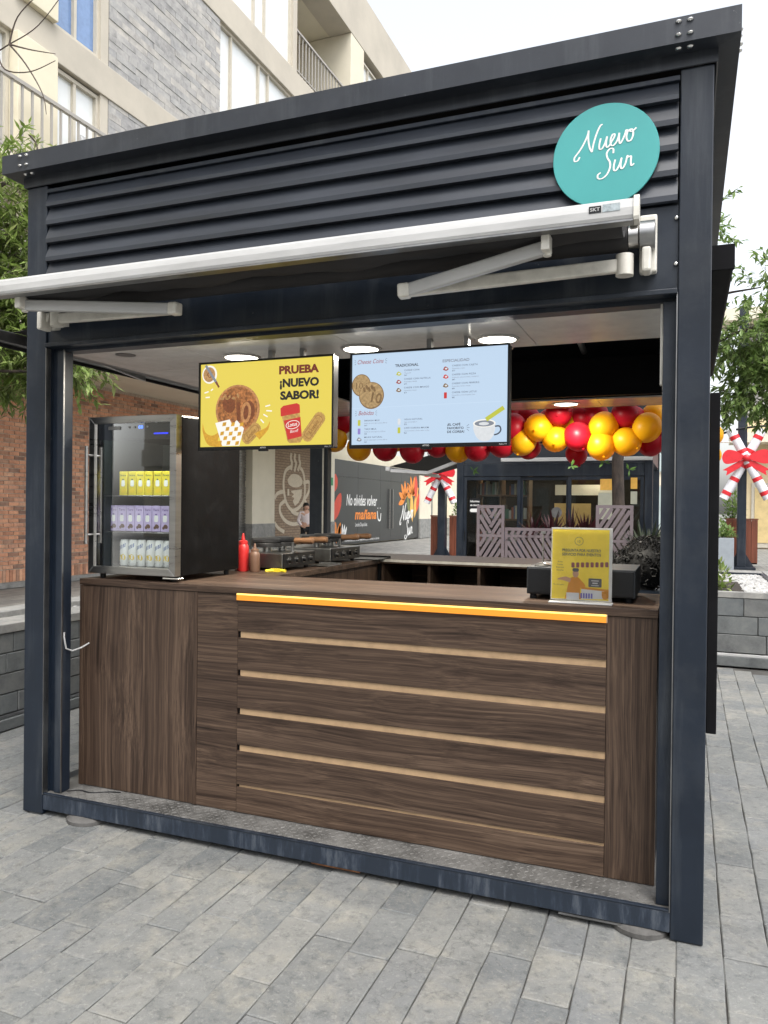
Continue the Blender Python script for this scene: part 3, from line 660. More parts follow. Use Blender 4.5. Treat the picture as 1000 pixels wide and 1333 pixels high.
# ------------------------------------------------------------------ round sign with script lettering
M['teal'] = plain('teal_sign', (.055,.335,.33), .45, var=.04, scale=3)
M['print_white'] = plain('white_print', (.80,.80,.78), .5, var=.04)
SCRIPT = {
 'Nuevo': [[(-.55,-.15),(-.72,-.42),(-.98,-.40),(-1.0,-.08),(-.62,.35),(-.25,.9),(.05,1.55),(.12,1.95)],
           [(.12,1.95),(.13,1.2),(.28,.45),(.50,-.02)], [(.50,-.02),(.62,.7),(.85,1.5),(1.12,2.05),(1.32,2.12)],
           [(1.22,.95),(1.12,.45),(1.16,.05),(1.38,.03),(1.62,.45),(1.76,.95),(1.70,.45),(1.76,.05),(1.95,.06),(2.15,.35),(2.38,.72),(2.40,.96),(2.22,.96),(2.08,.6),(2.12,.15),(2.32,0),(2.58,.22),(2.74,.6),(2.80,.95)],
           [(2.80,.95),(2.80,.45),(2.90,.02),(3.12,.30),(3.30,.75),(3.38,1.02),(3.55,.92)],
           [(3.78,.98),(3.52,.88),(3.42,.45),(3.55,.05),(3.82,.05),(3.98,.45),(3.92,.88),(3.72,.98),(3.72,.82),(3.95,.78),(4.22,.98)]],
 'Sur': [[(1.42,1.55),(1.40,1.92),(1.12,2.02),(.86,1.72),(.94,1.28),(1.16,.88),(1.20,.40),(.98,-.12),(.58,-.38),(.22,-.28),(.18,.02),(.42,.16)],
         [(1.62,.95),(1.52,.45),(1.56,.05),(1.78,.03),(2.02,.45),(2.16,.95),(2.10,.45),(2.16,.05),(2.34,.06),(2.52,.40)],
         [(2.52,.40),(2.64,.98),(2.72,.85),(2.95,.86),(2.95,.40),(3.02,.05),(3.25,.16)]]}
def script_logo(fr, u, v, s, rot, mat, parent, w=.085, lift=.001):
    m = MB(); c, sn = math.cos(rot), math.sin(rot)
    for word, du, dv in (('Nuevo',0,0),('Sur',.55,-2.2)):
        for k_, st in enumerate(SCRIPT[word]):
            pts = []
            for a, b in st:
                a, b = (a+du-1.6+.18*b), (b+dv+.3); pts.append((u+s*(a*c-b*sn), v+s*(a*sn+b*c)))
            stroke(m, fr, pts, w*s*2, lift+.00012*k_, taper=True)
    return m.build('lettering', mat, parent)
sg = thing('round_sign', 'teal round sign lettered in white script on the louvers', 'sign', (2.715,-.03,2.76))
MB().lathe((2.715,-.016,2.762), [(.182,0),(.183,.001),(.183,.006),(.1815,.0075)], 72, axis=(0,-1,0)).build('disc', M['teal'], sg, smooth=True)
script_logo(Frame((2.715,-.0235,2.762),(1,0,0),(0,0,1)), 0, .012, .0405, R(8), M['print_white'], sg, w=.075)
for dx, dz in ((-.13,0),(.13,0)): MB().cyl((2.715+dx,.03,2.762+dz),(2.715+dx,-.0155,2.762+dz),.008,n=8).build('standoff', F, sg)

# ------------------------------------------------------------------ ceiling lights
M['lamp'] = emit('lamp_diffuser', (1,.95,.82), 5.0)
for i, (x, y, lab) in enumerate(((.90,.50,'leftmost of the three round lights in the front ceiling panels'),(1.555,.50,'middle of the three round lights in the front ceiling panels'),(2.21,.50,'rightmost of the three round lights in the front ceiling panels'),(2.19,2.72,'round lit ceiling light at the rear above the balloons'))):
    t = thing('ceiling_light', lab, 'ceiling light', (x,y,2.25), 'round ceiling lights of the kiosk')
    MB().lathe((x,y,2.2515), [(.098,0),(.098,-.004),(.084,-.007),(.0815,-.004),(.0815,0)], 36).build('trim_ring', M['white'], t, smooth=True)
    la_ = bpy.data.lights.new('ceiling_lamp','AREA'); la_.shape = 'DISK'; la_.size = .15; la_.energy = 9; la_.color = (1,.93,.80); lo_ = bpy.data.objects.new('ceiling_lamp', la_); C.objects.link(lo_); lo_.parent = t; lo_.location = (0,0,-.008)
    MB().lathe((x,y,2.2515), [(.081,-.001),(.081,-.0045),(.07,-.006)], 36).build('diffuser', M['lamp'], t, smooth=True)

# ------------------------------------------------------------------ screens
def e(name, col, k=1.0, var=0): return emit('screen_'+name, col, k*ES, .16, var)
S = {'yellow': e('yellow', (.62,.50,.075), 1.0, .0), 'blue': e('blue', (.40,.51,.64), 1.02), 'black': e('black', (.012,.010,.010)), 'brown': e('brown', (.13,.02,.012)),
 'white': e('white', (.82,.80,.74), .9), 'red': e('red', (.52,.03,.025), .9), 'coin': e('coin', (.40,.15,.045), .9, .55), 'coin2': e('coin_rim', (.52,.24,.09), .9, .35), 'coindk': e('coin_dark', (.20,.06,.02), .9, .3),
 'gold': e('gold', (.42,.28,.13), .9, .35), 'golddk': e('gold_dark', (.22,.13,.055), .9, .3), 'bisc': e('biscuit', (.50,.29,.085), .9, .3), 'biscdk': e('biscuit_dark', (.27,.13,.03), .9), 'amber': e('amber', (.62,.33,.03), .9, .2), 'tan': e('tan', (.45,.25,.10), .9, .3),
 'grey': e('grey', (.20,.22,.26), .9), 'text': e('text_grey', (.05,.06,.08), .9), 'lgrey': e('light_grey', (.62,.64,.66), .9, .06), 'lime': e('lime', (.45,.47,.05), .9), 'line': e('pale_line', (.52,.64,.78), .92), 'violet': e('violet', (.25,.2,.5), .9), 'dred': e('deep_red', (.30,.05,.04), .9)}
def tv(label, x0, x1, z0, z1):
    t = thing('menu_screen', label, 'screen', ((x0+x1)/2, .33, z0), 'screens hung over the counter')
    Bx('housing', M['black'], t, x0+.004, x1-.004, .308, .36, z0+.004, z1-.004, bevel=.004)
    m = MB(); b = .009
    m.box(x0,x1,.298,.3075,z1-b,z1); m.box(x0,x1,.298,.3075,z0,z0+.017); m.box(x0,x0+b,.2985,.3075,z0+.017,z1-b); m.box(x1-b,x1,.2985,.3075,z0+.017,z1-b)
    bz = m.build('bezel', M['black'], t, bevel=.0015)
    Bx('sensor_bump', M['black'], t, (x0+x1)/2-.025, (x0+x1)/2+.025, .299, .307, z0-.008, z0-.0005)
    f = Frame((x0,.2978,z0),(1,0,0),(0,0,1)); w = x1-x0
    text(f, 'ATVIO', w/2, .005, .0075, 'lettering', M['print_white'], bz, align='CENTER', bold=.02, lift=.0004)
    text(f, 'Roku TV', w-.008, .005, .0065, 'lettering', M['print_white'], bz, align='RIGHT', lift=.0004)
    for xx in ((x0+x1)/2-.035, (x0+x1)/2+.135): Bx('mount_pole', M['steeld'], t, xx, xx+.022, .40, .43, z0+.25, 2.2515)
    Bx('mount_plate', M['black'], t, (x0+x1)/2-.1, (x0+x1)/2+.2, .361, .40, z0+.12, z0+.32)
    return t, Frame((x0+b,.3060,z0+.017),(1,0,0),(0,0,1)), w-2*b, z1-z0-b-.017
def sparks(fr, u, v, angs, r0, r1, w, mat, par):
    m = MB()
    for a in angs: stroke(m, fr, [(u+r0*math.cos(R(a)),v+r0*math.sin(R(a))),(u+r1*math.cos(R(a)),v+r1*math.sin(R(a)))], w, .0012, k=1)
    m.build('spark_marks', mat, par)
def biscuit(fr, u, v, w, h, rot, par):
    c, s = math.cos(rot), math.sin(rot); pts = []
    for (a, b) in rrect(0,0,w,h,0,.45,7): pts.append((a,b))
    out = []; n = 60
    P = rrect(0,0,w,h,0,.45,10); P = P+[P[0]]
    # scalloped edge
    acc = []
    for i in range(len(P)-1):
        L = math.dist(P[i],P[i+1]); kx = max(1,int(L/.004))
        for j in range(kx): acc.append((P[i][0]+(P[i+1][0]-P[i][0])*j/kx, P[i][1]+(P[i+1][1]-P[i][1])*j/kx))
    for i,(a,b) in enumerate(acc):
        k = 1+(.05 if i%2 else -.02); a,b = a*k,b*k; out.append((u+a*c-b*s, v+a*s+b*c))
    p = flat(fr, out, 'biscuit_picture', S['bisc'], par, .0010)
    flat(fr, rrect(u,v,w*.80,h*.68,rot,.4), 'biscuit_groove', S['biscdk'], par, .0012); flat(fr, rrect(u,v,w*.76,h*.60,rot,.4), 'biscuit_face', S['bisc'], par, .0013)
    text(fr, 'Lotus', u-s*-.0-c*w*.24+s*h*.14, v-s*w*.24-c*h*.14, h*.30, 'lettering', S['biscdk'], par, width=w*.48, rot=rot, shear=.2, bold=.02, lift=.0014)
X1 = tv('yellow advertising screen hung on the left, with a waffle coin picture', .785, 1.508, 1.767, 2.193)
t1, fr, w1, h1 = X1
scr = flat(fr, rect(0,w1,0,h1), 'screen', S['yellow'], t1, 0)
# cup and spoon, top left
flat(fr, ell(.050,.350,.042,.044), 'cup_picture', S['white'], scr, .0008); flat(fr, ell(.048,.350,.034,.036), 'spread_picture', S['tan'], scr, .0010)
m = MB(); stroke(m, fr, spline([(.035,.345),(.05,.365),(.065,.35),(.05,.335),(.04,.35)],4), .004, .0012, k=1); m.build('spread_swirl', S['coindk'], scr)
m = MB(); stroke(m, fr, [(.028,.395),(.094,.302)], .013, .0014, k=1); m.build('knife_picture', S['grey'], scr); m = MB(); stroke(m, fr, [(.086,.314),(.104,.286)], .010, .0015, k=1); m.build('knife_tip', S['coindk'], scr)
sparks(fr, .10,.285, (), .0,.0,.004, S['white'], scr) if 0 else None
m = MB()
for a,b,c,d in ((.022,.262,.045,.268),(.028,.240,.052,.241),(.058,.272,.070,.280),(.36,.185,.385,.190),(.365,.165,.395,.162),(.35,.148,.372,.136),(.335,.125,.352,.108)): stroke(m, fr, [(a,b),(c,d)], .006, .0012, k=1)
m.build('spark_marks', S['white'], scr)
# the waffle coin
flat(fr, ell(.208,.176,.122,.118,48), 'waffle_coin', S['coin2'], scr, .0008); flat(fr, ell(.206,.178,.110,.107,44), 'coin_face', S['coin'], scr, .0010)
for u,v,s_,bd in ((.135,.185,.055,.02),(.205,.125,.085,.04)):
    text(fr, '10' if s_ > .06 else 'B', u, v, s_, 'coin_relief', S['coindk'], scr, bold=bd, lift=.0012, rot=.05)
flat(fr, ell(.16,.205,.035,.045,18,.3), 'coin_relief', S['coindk'], scr, .0011); flat(fr, ell(.255,.16,.028,.050,22,-.1), 'coin_relief', S['coin2'], scr, .0013); flat(fr, ell(.255,.16,.014,.034,18,-.1), 'coin_relief', S['coindk'], scr, .0014)
flats(fr, [ell(.15+.012*i*(1 if i%2 else -.4),.23+.006*(i%3),.012,.006,10,i) for i in range(7)], 'coin_highlight', S['tan'], scr, .0012)
# sauce, checkered wrap, biscuit
flat(fr, spline([(.012,.118),(.03,.07),(.07,.055),(.12,.075),(.10,.03),(.13,.004),(.06,.004),(.03,.03),(.012,.08)],4), 'sauce_picture', S['amber'], scr, .0013)
flat(fr, spline([(.30,.06),(.34,.075),(.37,.09),(.385,.115),(.375,.075),(.33,.03)],4), 'sauce_picture', S['amber'], scr, .0013)
wrap = [(.085,.115),(.165,.130),(.180,.105),(.205,.125),(.245,.085),(.22,.004),(.125,.004)]
flat(fr, wrap, 'wrapper_picture', S['white'], scr, .0015); chk = []
for i in range(5):
    for j in range(5):
        if (i+j)%2: continue
        u0,v0 = .100+i*.024+j*.006,.010+j*.022-i*.001
        if u0 < .225 and v0 < .11: chk.append([(u0,v0),(u0+.020,v0+.002),(u0+.024,v0+.020),(u0+.004,v0+.018)])
flats(fr, chk, 'wrapper_checks', S['amber'], scr, .0017)
biscuit(fr, .285,.060,.115,.060,R(42), scr)
# jar
flat(fr, [(.447,.138),(.540,.150),(.556,.03),(.545,.012),(.49,.010),(.478,.02)], 'jar_picture', S['bisc'], scr, .0010); flat(fr, [(.442,.135),(.543,.149),(.540,.186),(.525,.194),(.455,.184),(.440,.172)], 'jar_lid', S['red'], scr, .0011)
flat(fr, [(.458,.115),(.545,.130),(.552,.040),(.480,.026)], 'jar_label', S['red'], scr, .0013); flat(fr, ell(.505,.095,.036,.020,22,.15), 'jar_emblem', S['white'], scr, .0015); flat(fr, ell(.505,.095,.033,.017,22,.15), 'jar_emblem', S['red'], scr, .0016)
text(fr, 'Lotus', .505,.088,.018,'lettering', S['white'], scr, align='CENTER', width=.05, shear=.25, lift=.0018, rot=.15, bold=.01); text(fr, 'Biscoff', .515,.060,.013,'lettering', S['white'], scr, align='CENTER', width=.045, shear=.3, lift=.0018, rot=.15)
biscuit(fr, .612,.082,.150,.058,R(52), scr)
text(fr, 'PRUEBA', .638,.333,.036,'lettering', S['brown'], scr, align='RIGHT', width=.207, bold=.05, lift=.0012, rot=.0)
text(fr, '¡NUEVO', .638,.272,.037,'lettering', S['black'], scr, align='RIGHT', width=.203, bold=.05, lift=.0012)
text(fr, 'SABOR!', .638,.214,.037,'lettering', S['black'], scr, align='RIGHT', width=.200, bold=.05, lift=.0012)

X2 = tv('pale blue menu screen hung on the right, with prices and coffee cup', 1.588, 2.311, 1.762, 2.190)
t2, fr, w2, h2 = X2
scr = flat(fr, rect(0,w2,0,h2), 'screen', S['blue'], t2, 0)
def T(s_, u, v, h, mat='text', **k): return text(fr, s_, u, v, h, 'lettering', S[mat], scr, **k)
T('Cheese Coins', .026,.360,.020,'dred',width=.125,shear=.35); T('Bebidas', .032,.132,.020,'dred',width=.075,shear=.35)
m = MB()
for u,v,sg_ in ((.020,.368,-1),(.156,.368,1),(.026,.140,-1),(.112,.140,1)):
    for a in (-30,0,30): stroke(m, fr, [(u+sg_*.003*math.cos(R(a)),v+.006*math.sin(R(a))*2),(u+sg_*.010*math.cos(R(a)),v+.011*math.sin(R(a))*2)], .0016, .001, k=1)
m.build('spark_marks', S['text'], scr)
flat(fr, ell(.045,.265,.046,.050,36), 'waffle_coin', S['golddk'], scr, .0008); flat(fr, ell(.045,.266,.042,.046,36), 'coin_face', S['gold'], scr, .0009)
T('10', .02,.25,.03,'golddk',bold=.0)
flat(fr, ell(.094,.218,.060,.060,40), 'waffle_coin', S['golddk'], scr, .0012); flat(fr, ell(.093,.220,.056,.056,40), 'coin_face', S['gold'], scr, .0014)
T('10', .090,.190,.045,'golddk',bold=.02,lift=.0016,rot=-.2); 
flats(fr, [ell(.06+.012*i,.245+.01*(i%2),.006,.012,10,.3) for i in range(5)], 'coin_relief', S['golddk'], scr, .0016)
T('TRADICIONAL', .205,.338,.012,'black',width=.108,bold=.02); T('ESPECIALIDAD', .422,.346,.012,'grey',width=.118,bold=.02)
ROWS = [(.248,.318,('CHEESE COIN','Mozzarella','$65')),(.248,.280,('CHEESE COIN NUTELLA','Mozzarella y Nutella','$75')),(.248,.242,('CHEESE COIN MANGO','Mozzarella y mango','$75')),
 (.465,.326,('CHEESE COIN CAJETA','Mozzarella y cajeta','$70')),(.465,.288,('CHEESE COIN PIZZA','Mozzarella, salsa de tomate y pepperoni','$80')),(.465,.250,('CHEESE COIN FERRERO','Mozzarella y ferrero rocher','$85')),(.465,.212,('CHEESE COIN LOTUS','Mozzarella y crema de galleta lotus','$85')),
 (.062,.104,('BANANA MILK','Bebida de leche sabor banana 200 ml','$45')),(.062,.066,('TARO MILK','Bebida de leche sabor taro 200 ml','$45')),(.062,.030,('MILKIS NATURAL','Bebida carbonatada con leche 250 ml','$45')),
 (.250,.104,('AGUA NATURAL','Agua natural 600 ml','$25')),(.250,.066,('CAFÉ KOREAN MAXIM','Café instantáneo coreano sabor mocha','$35'))]
for u,v,(a,b,c) in ROWS:
    T(a,u,v,.0072,'text',bold=.004,spacing=1.15); T(b,u,v-.011,.0052,'grey'); T(c,u,v-.021,.0062,'text')
for u,v,c in ((.222,.308,'lime'),(.222,.272,'dred'),(.222,.236,'golddk'),(.436,.318,'dred'),(.436,.284,'red'),(.436,.246,'golddk'),(.436,.204,'red'),(.036,.098,'lime'),(.036,.060,'violet'),(.036,.024,'grey'),(.226,.098,'lgrey'),(.226,.060,'lime')):
    if c in ('lime','red','violet','lgrey') and v < .21: flat(fr, rrect(u,v,.013,.026,0,.15,2), 'item_picture', S[c], scr)
    else:
        flat(fr, spline([(u-.012,v-.004),(u-.004,v+.009),(u+.006,v+.006),(u+.013,v-.003),(u+.002,v-.009),(u-.012,v-.004)],3), 'item_picture', S[c], scr); flat(fr, ell(u+.002,v,.006,.004,10), 'item_picture', S['lgrey'], scr, .0012)
flat(fr, [(0,.1625),(w2,.1690),(w2,.1702),(0,.1637)], 'divider_line', S['line'], scr)
for i,s_ in enumerate(('¡EL CAFÉ','FAVORITO','DE COREA!')): T(s_,.446,.074-.0155*i,.010,'black',bold=.022,width=(.058,.072,.075)[i])
m = MB()
for a in (35,0,-35): stroke(m, fr, [(.53+.002*math.cos(R(a)),.064+.010*math.sin(R(a))),(.53+.014*math.cos(R(a)),.064+.024*math.sin(R(a)))], .0015, .001, k=1)
m.build('spark_marks', S['text'], scr)
cup = spline([(.560,.082),(.562,.05),(.575,.022),(.595,.006),(.625,.006),(.645,.025),(.654,.055),(.655,.078)],4)
flat(fr, cup, 'cup_picture', S['lgrey'], scr, .0010); m = MB(); stroke(m, fr, [(.653,.066),(.672,.066),(.678,.05),(.668,.036),(.650,.03)], .006, .0010); m.build('cup_handle', S['text'], scr)
flat(fr, ell(.6075,.080,.048,.017,30), 'cup_rim', S['white'], scr, .0012); flat(fr, ell(.6075,.079,.042,.013,30), 'coffee_picture', S['grey'], scr, .0013); flat(fr, ell(.606,.078,.022,.007,20), 'coffee_foam', S['lgrey'], scr, .0014)
m = MB(); stroke(m, fr, [(.615,.095),(.690,.143)], .018, .0016, k=1); m.build('sachet_picture', S['lime'], scr)

# ------------------------------------------------------------------ display fridge on the counter corner
M['fglass'] = glass('fridge_glass', (.93,.96,.95), .01)
M['finner'] = plain('fridge_liner', (.014,.019,.016), .5, var=.15)
M['icelamp'] = emit('fridge_blue_glow', (.04,.06,.9), 1.2*ES)
M['disp'] = emit('fridge_display', (.10,.22,1.0), 2.2*ES)
fz0, fz1 = 1.158, 1.936
fg = thing('display_fridge', 'black countertop fridge with steel framed glass door on the walnut cabinet', 'fridge', (.46,.5,1.131))
m = MB(); x0,x1,y0,y1 = .212,.724,.256,.775
m.box(x0,x0+.025,y0,y1,fz0,fz1-.006); m.box(x1-.025,x1,y0,y1,fz0,fz1-.006); m.box(x0+.0255,x1-.0255,y0,y1,fz1-.095,fz1-.006); m.box(x0+.0255,x1-.0255,y0,y1,fz0,fz0+.028); m.box(x0+.0255,x1-.0255,y1-.03,y1,fz0+.0285,fz1-.0955)
m.build('cabinet', M['fridgeblk'], fg, bevel=.003)
m = MB(); m.box(x0+.026,x0+.0275,y0+.01,y1-.031,fz0+.029,fz1-.096); m.box(x1-.0275,x1-.026,y0+.01,y1-.031,fz0+.029,fz1-.096); m.box(x0+.0285,x1-.0285,y1-.0325,y1-.031,fz0+.029,fz1-.096); m.box(x0+.0285,x1-.0285,y0+.01,y1-.033,fz0+.0285,fz0+.0295)
m.build('liner', M['finner'], fg)
Bx('fill_light', emit('fridge_fill_light', (.95,1,.98), 36.0), fg, .26, .68, .2165, .2235, fz1-.108, fz1-.097)  # glowing strip added out of sight behind the band to brighten the contents
# door: mitred steel frame, glass, dark band with the display
def mitred(x0,x1,z0,z1,w,ya,yb):
    o_ = [(x0,z0),(x1,z0),(x1,z1),(x0,z1)]; i_ = [(x0+w,z0+w),(x1-w,z0+w),(x1-w,z1-w*.95),(x0+w,z1-w*.95)]; res = []
    for k in range(4):
        a,b,c,d = o_[k],o_[(k+1)%4],i_[(k+1)%4],i_[k]; mm = MB(); P = [a,b,c,d]
        vs = [(p[0],ya,p[1]) for p in P]+[(p[0],yb,p[1]) for p in P]
        mm.add(vs, [(0,1,2,3),(7,6,5,4),(0,4,5,1),(1,5,6,2),(2,6,7,3),(3,7,4,0)]); res.append(mm)
    return res
dr = Bx('door', M['black'], fg, x0+.002, x1-.002, .247, .2545, fz0+.004, fz0+.03)
for mm in mitred(.206,.730,fz0,fz1,.036,.200,.246): mm.build('door_rail', M['steel'], dr, bevel=.002)
MB().add([(.242,.210,fz0+.036),(.694,.210,fz0+.036),(.694,.210,fz1-.034),(.242,.210,fz1-.034)],[(0,1,2,3)]).build('glass_pane', M['fglass'], dr)
Bx('control_band', M['black'], dr, .2425, .6935, .2135, .2155, fz1-.115, fz1-.035)
df = Frame((.2425,.2130,fz1-.115),(1,0,0),(0,0,1))
ff = Frame((.2425,.2074,fz1-.115),(1,0,0),(0,0,1))
text(ff, '88', .262,.052,.016,'display_digits', M['disp'], dr, bold=.01, width=.026)
flats(ff, [rrect(.205,.060,.007,.011),rrect(.237,.060,.011,.010),rrect(.315,.060,.012,.009)], 'button_marks', M['steeld'], dr)
flat(ff, rrect(.115,.058,.075,.017,0,.2), 'maker_plate', M['steeld'], dr)
flat(ff, rrect(.395,.026,.085,.007,0,.5), 'blue_glow', M['icelamp'], dr)
MB().tube([(.228,.160,1.305),(.228,.160,1.79)], .0085, 12).build('handle', M['steel'], dr, smooth=True)
for z in (1.35,1.745): MB().cyl((.228,.160,z),(.228,.201,z),.006,n=10).build('handle_post', M['steel'], dr)
Bx('hinge', M['chrome'], fg, .655, .745, .203, .25, 1.1435, 1.1525, bevel=.003)
for x in (.25,.68):
    for y in (.26,.72): MB().cyl((x,y,1.1315),(x,y,1.1575),.014,n=12).build('foot', M['black'], fg)
MB().tube(spline([(.60,.30,fz1-.004),(.63,.40,fz1+.012),(.68,.55,fz1+.008),(.72,.70,fz1-.004)],4), .006,6).build('top_cable', M['ivory'], fg)
for z in (1.545,1.363): 
    m = MB()
    for i in range(11): m.cyl((.255+i*.042,.27,z),(.255+i*.042,.735,z),.002,n=5)
    m.cyl((.245,.27,z),(.69,.27,z),.003,n=6); m.cyl((.245,.70,z),(.69,.70,z),.003,n=6); m.build('wire_shelf', M['steeld'], fg)
# cartons and cans
M['cyel'] = plain('yellow_carton', (.70,.58,.03), .45, var=.05); M['cpur'] = plain('lilac_carton', (.50,.42,.68), .45, var=.05); M['cgrn'] = plain('dark_green_print', (.05,.10,.03), .5); M['cdvi'] = plain('violet_print', (.12,.06,.28), .5)
M['cwhite'] = plain('can_white', (.80,.82,.80), .35, var=.04); M['cblue'] = plain('can_blue_print', (.03,.10,.32), .4); M['cgold'] = plain('can_yellow_print', (.75,.55,.02), .4); M['cbrown'] = plain('brown_print', (.10,.04,.02), .5)
def carton(x, z, w, h, mat, ink, word, kind, label, group):
    t = thing(kind, label, 'carton', (x+w/2,.35,z), group)
    b = Bx('box', mat, t, x+.001, x+w-.001, .325, .375, z, z+h, bevel=.002)
    f = Frame((x,.3249,z),(1,0,0),(0,0,1))
    text(f, word, w/2, h*.80, h*.085, 'lettering', M['cgrn'] if ink == 'y' else M['cdvi'], b, align='CENTER', width=w*.72, bold=.02, lift=.0005)
    flat(f, rrect(w/2, h*.50, w*.46, h*.26, 0,.3), 'milk_bottle_print', M['cwhite'], b, .0005); flat(f, rrect(w/2, h*.66, w*.22, h*.06), 'bottle_neck_print', M['cgrn'] if ink == 'y' else M['cdvi'], b, .0006)
    if ink == 'y': flat(f, ell(w*.55,h*.20,w*.34,h*.09,16,.3), 'banana_print', M['cgold'], b, .0005)
    else: flats(f, [ell(w*.6,h*.2,w*.26,h*.08,12,-.5), ell(w*.35,h*.15,w*.16,h*.06,12,.5)], 'taro_print', M['cbrown'], b, .0005)
    f2 = Bx('straw_wrap', M['cwhite'], t, x+w*.3, x+w*.34, .3755, .377, z+.01, z+h*.8)
for i in range(6): carton(.291+i*.0508+(.006 if i > 0 else 0)+(.004 if i > 3 else 0), 1.549, .049, .122, M['cyel'], 'y', 'Banana', 'milk_carton', ORD[i]+' yellow banana milk carton from the left on the upper fridge shelf', 'yellow milk cartons in the fridge')
for i in range(7): carton(.230+i*.0533, 1.367, .0515, .130, M['cpur'], 'p', 'Taro', 'milk_carton', ORD[i]+' lilac taro milk carton from the left on the middle fridge shelf', 'lilac milk cartons in the fridge')
for i in range(6):
    x = .302+i*.0535+(.004 if i > 2 else 0); t = thing('drink_can', ORD[i]+' white and yellow milk soda can from the left on the fridge floor', 'can', (x,.36,1.188), 'drink cans in the fridge')
    b = MB().lathe((x,.36,1.188), [(.021,0),(.0255,.006),(.0255,.118),(.021,.130),(.0205,.134)], 20).build('can_body', M['cwhite'], t, smooth=True)
    def wrap_can(polys, name, mat, lift):
        mm = MB()
        for P in polys:
            vs = []
            for u,v in P:
                a = u/.0255; vs.append((x+math.sin(a)*(.0255+lift), .36-math.cos(a)*(.0255+lift), 1.188+v))
            mm.add(vs, [tuple(range(len(vs)))])
        mm.build(name, mat, b)
    wrap_can([rect(-.018,-.004,.015,.02)], 'ingredient_print', M['steeld'], .0004)
    wrap_can([spline([(-.024,.025),(-.012,.034),(.0,.032),(.006,.05),(-.004,.058),(-.012,.052),(-.016,.062),(-.024,.06)],2), ell(.010,.045,.010,.016,12,.3)], 'fruit_print', M['cgold'], .0005)
    for k in range(5): wrap_can([[(-.018+k*.008,.080+k*.004),(-.014+k*.008,.080+k*.004),(-.012+k*.008,.100+k*.004),(-.016+k*.008,.100+k*.004)]], 'lettering', M['cblue'], .0005)
    MB().lathe((x,.36,1.3205), [(.0195,0),(.0195,.002),(.0175,.0015)], 18).build('lid', M['steel'], t, smooth=True)

# ------------------------------------------------------------------ things on the counters
M['redpl'] = plain('red_bottle', (.50,.025,.025), .35, var=.05); M['brownpl'] = plain('brown_bottle', (.16,.09,.06), .4, var=.05); M['clearpl'] = plain('milky_bottle', (.60,.58,.52), .3, var=.05)
def squeeze(x, y, h, r, mat, label):
    t = thing('sauce_bottle', label, 'bottle', (x,y,1.131), 'squeeze bottles on the left counter')
    MB().lathe((x,y,1.131), [(r*.92,0),(r,.006),(r,h*.55),(r*.93,h*.66),(r*.72,h*.72)], 20).build('bottle_body', mat, t, smooth=True)
    c = MB().lathe((x,y,1.131), [(r*.78,h*.72),(r*.78,h*.79),(r*.4,h*.82)], 20).build('cap', mat, t, smooth=True)
    MB().lathe((x,y,1.131), [(r*.34,h*.82),(r*.16,h*.98),(r*.12,h)], 12).build('nozzle', mat, c, smooth=True)
squeeze(.655,.93,.215,.034,M['redpl'],'red squeeze bottle beside the fridge')
squeeze(.735,.925,.16,.029,M['brownpl'],'short brown squeeze bottle right of the red one')
squeeze(.575,.96,.20,.032,M['clearpl'],'milky white squeeze bottle half hidden behind the fridge')
M['handle'] = plain('turned_wood', (.17,.085,.040), .5, var=.25, scale=30, stretch=(.3,2,2)); M['griddle'] = plain('cast_iron', (.018,.018,.019), .45, var=.3, bmp=.3); M['bodysteel'] = plain('griddle_steel', (.34,.34,.33), .33, metal=1, var=.2, scale=5)
def waffle(x, y, w, dpt, label):
    t = thing('waffle_maker', label, 'waffle maker', (x, y, 1.131), 'waffle makers on the left counter')
    for fx in (.04, dpt-.04):
        for fy in (.04, w-.04): MB().cyl((x-fx,y+fy,1.1315),(x-fx,y+fy,1.146),.014,n=10).build('foot', M['black'], t)
    Bx('body', M['bodysteel'], t, x-dpt, x-.006, y, y+w, 1.147, 1.232, bevel=.005)
    p = Bx('control_panel', M['black'], t, x-.0055, x+.004, y+.004, y+w-.004, 1.150, 1.229, bevel=.002)
    for k in range(4):
        yy = y+w*(.16+.225*k); MB().cyl((x+.004,yy,1.19),(x+.022,yy,1.19),.017,.014,n=14).build('knob', M['black'], p, smooth=True)
        MB().cyl((x+.0042,yy,1.19),(x+.006,yy,1.19),.022,n=18).build('dial_ring', M['steeld'], p)
    for k in range(2):
        yy = y+w*(.27+.46*k); r = w*.215; xc = x-.17
        MB().cyl((xc,yy,1.232),(xc,yy,1.262),.028,n=12).build('stand', M['bodysteel'], t)
        MB().lathe((xc,yy,1.262), [(r,0),(r*1.02,.006),(r*1.02,.020),(r*.98,.024)], 28).build('lower_plate', M['griddle'], t, smooth=True)
        MB().lathe((xc,yy,1.288), [(r*.98,0),(r*1.02,.004),(r*1.02,.018),(r*.8,.026),(.03,.030)], 28).build('upper_plate', M['griddle'], t, smooth=True)
        MB().cyl((xc+r*.95,yy,1.300),(x+.015,yy,1.302),.008,n=8).build('handle_rod', M['black'], t)
        MB().lathe((x+.015,yy,1.302), [(.012,0),(.019,.006),(.017,.05),(.020,.10),(.017,.125),(.008,.130)], 14, axis=(1,-.12,.03)).build('handle', M['handle'], t, smooth=True)
        Bx('hinge_block', M['bodysteel'], t, xc-r*1.1, xc-r*.9, yy-.03, yy+.03, 1.262, 1.315)
    MB().cyl((x-.05,y+w*.5,1.232),(x-.05,y+w*.5,1.30),.010,n=10).build('rest_post', M['steeld'], t)
waffle(.865, 1.02, .40, .40, 'nearer waffle maker with wooden handles, beside the squeeze bottles')
waffle(.865, 1.66, .46, .42, 'farther waffle maker with wooden handles, behind the nearer one')
M['yelpl'] = plain('yellow_plastic', (.70,.55,.03), .4)
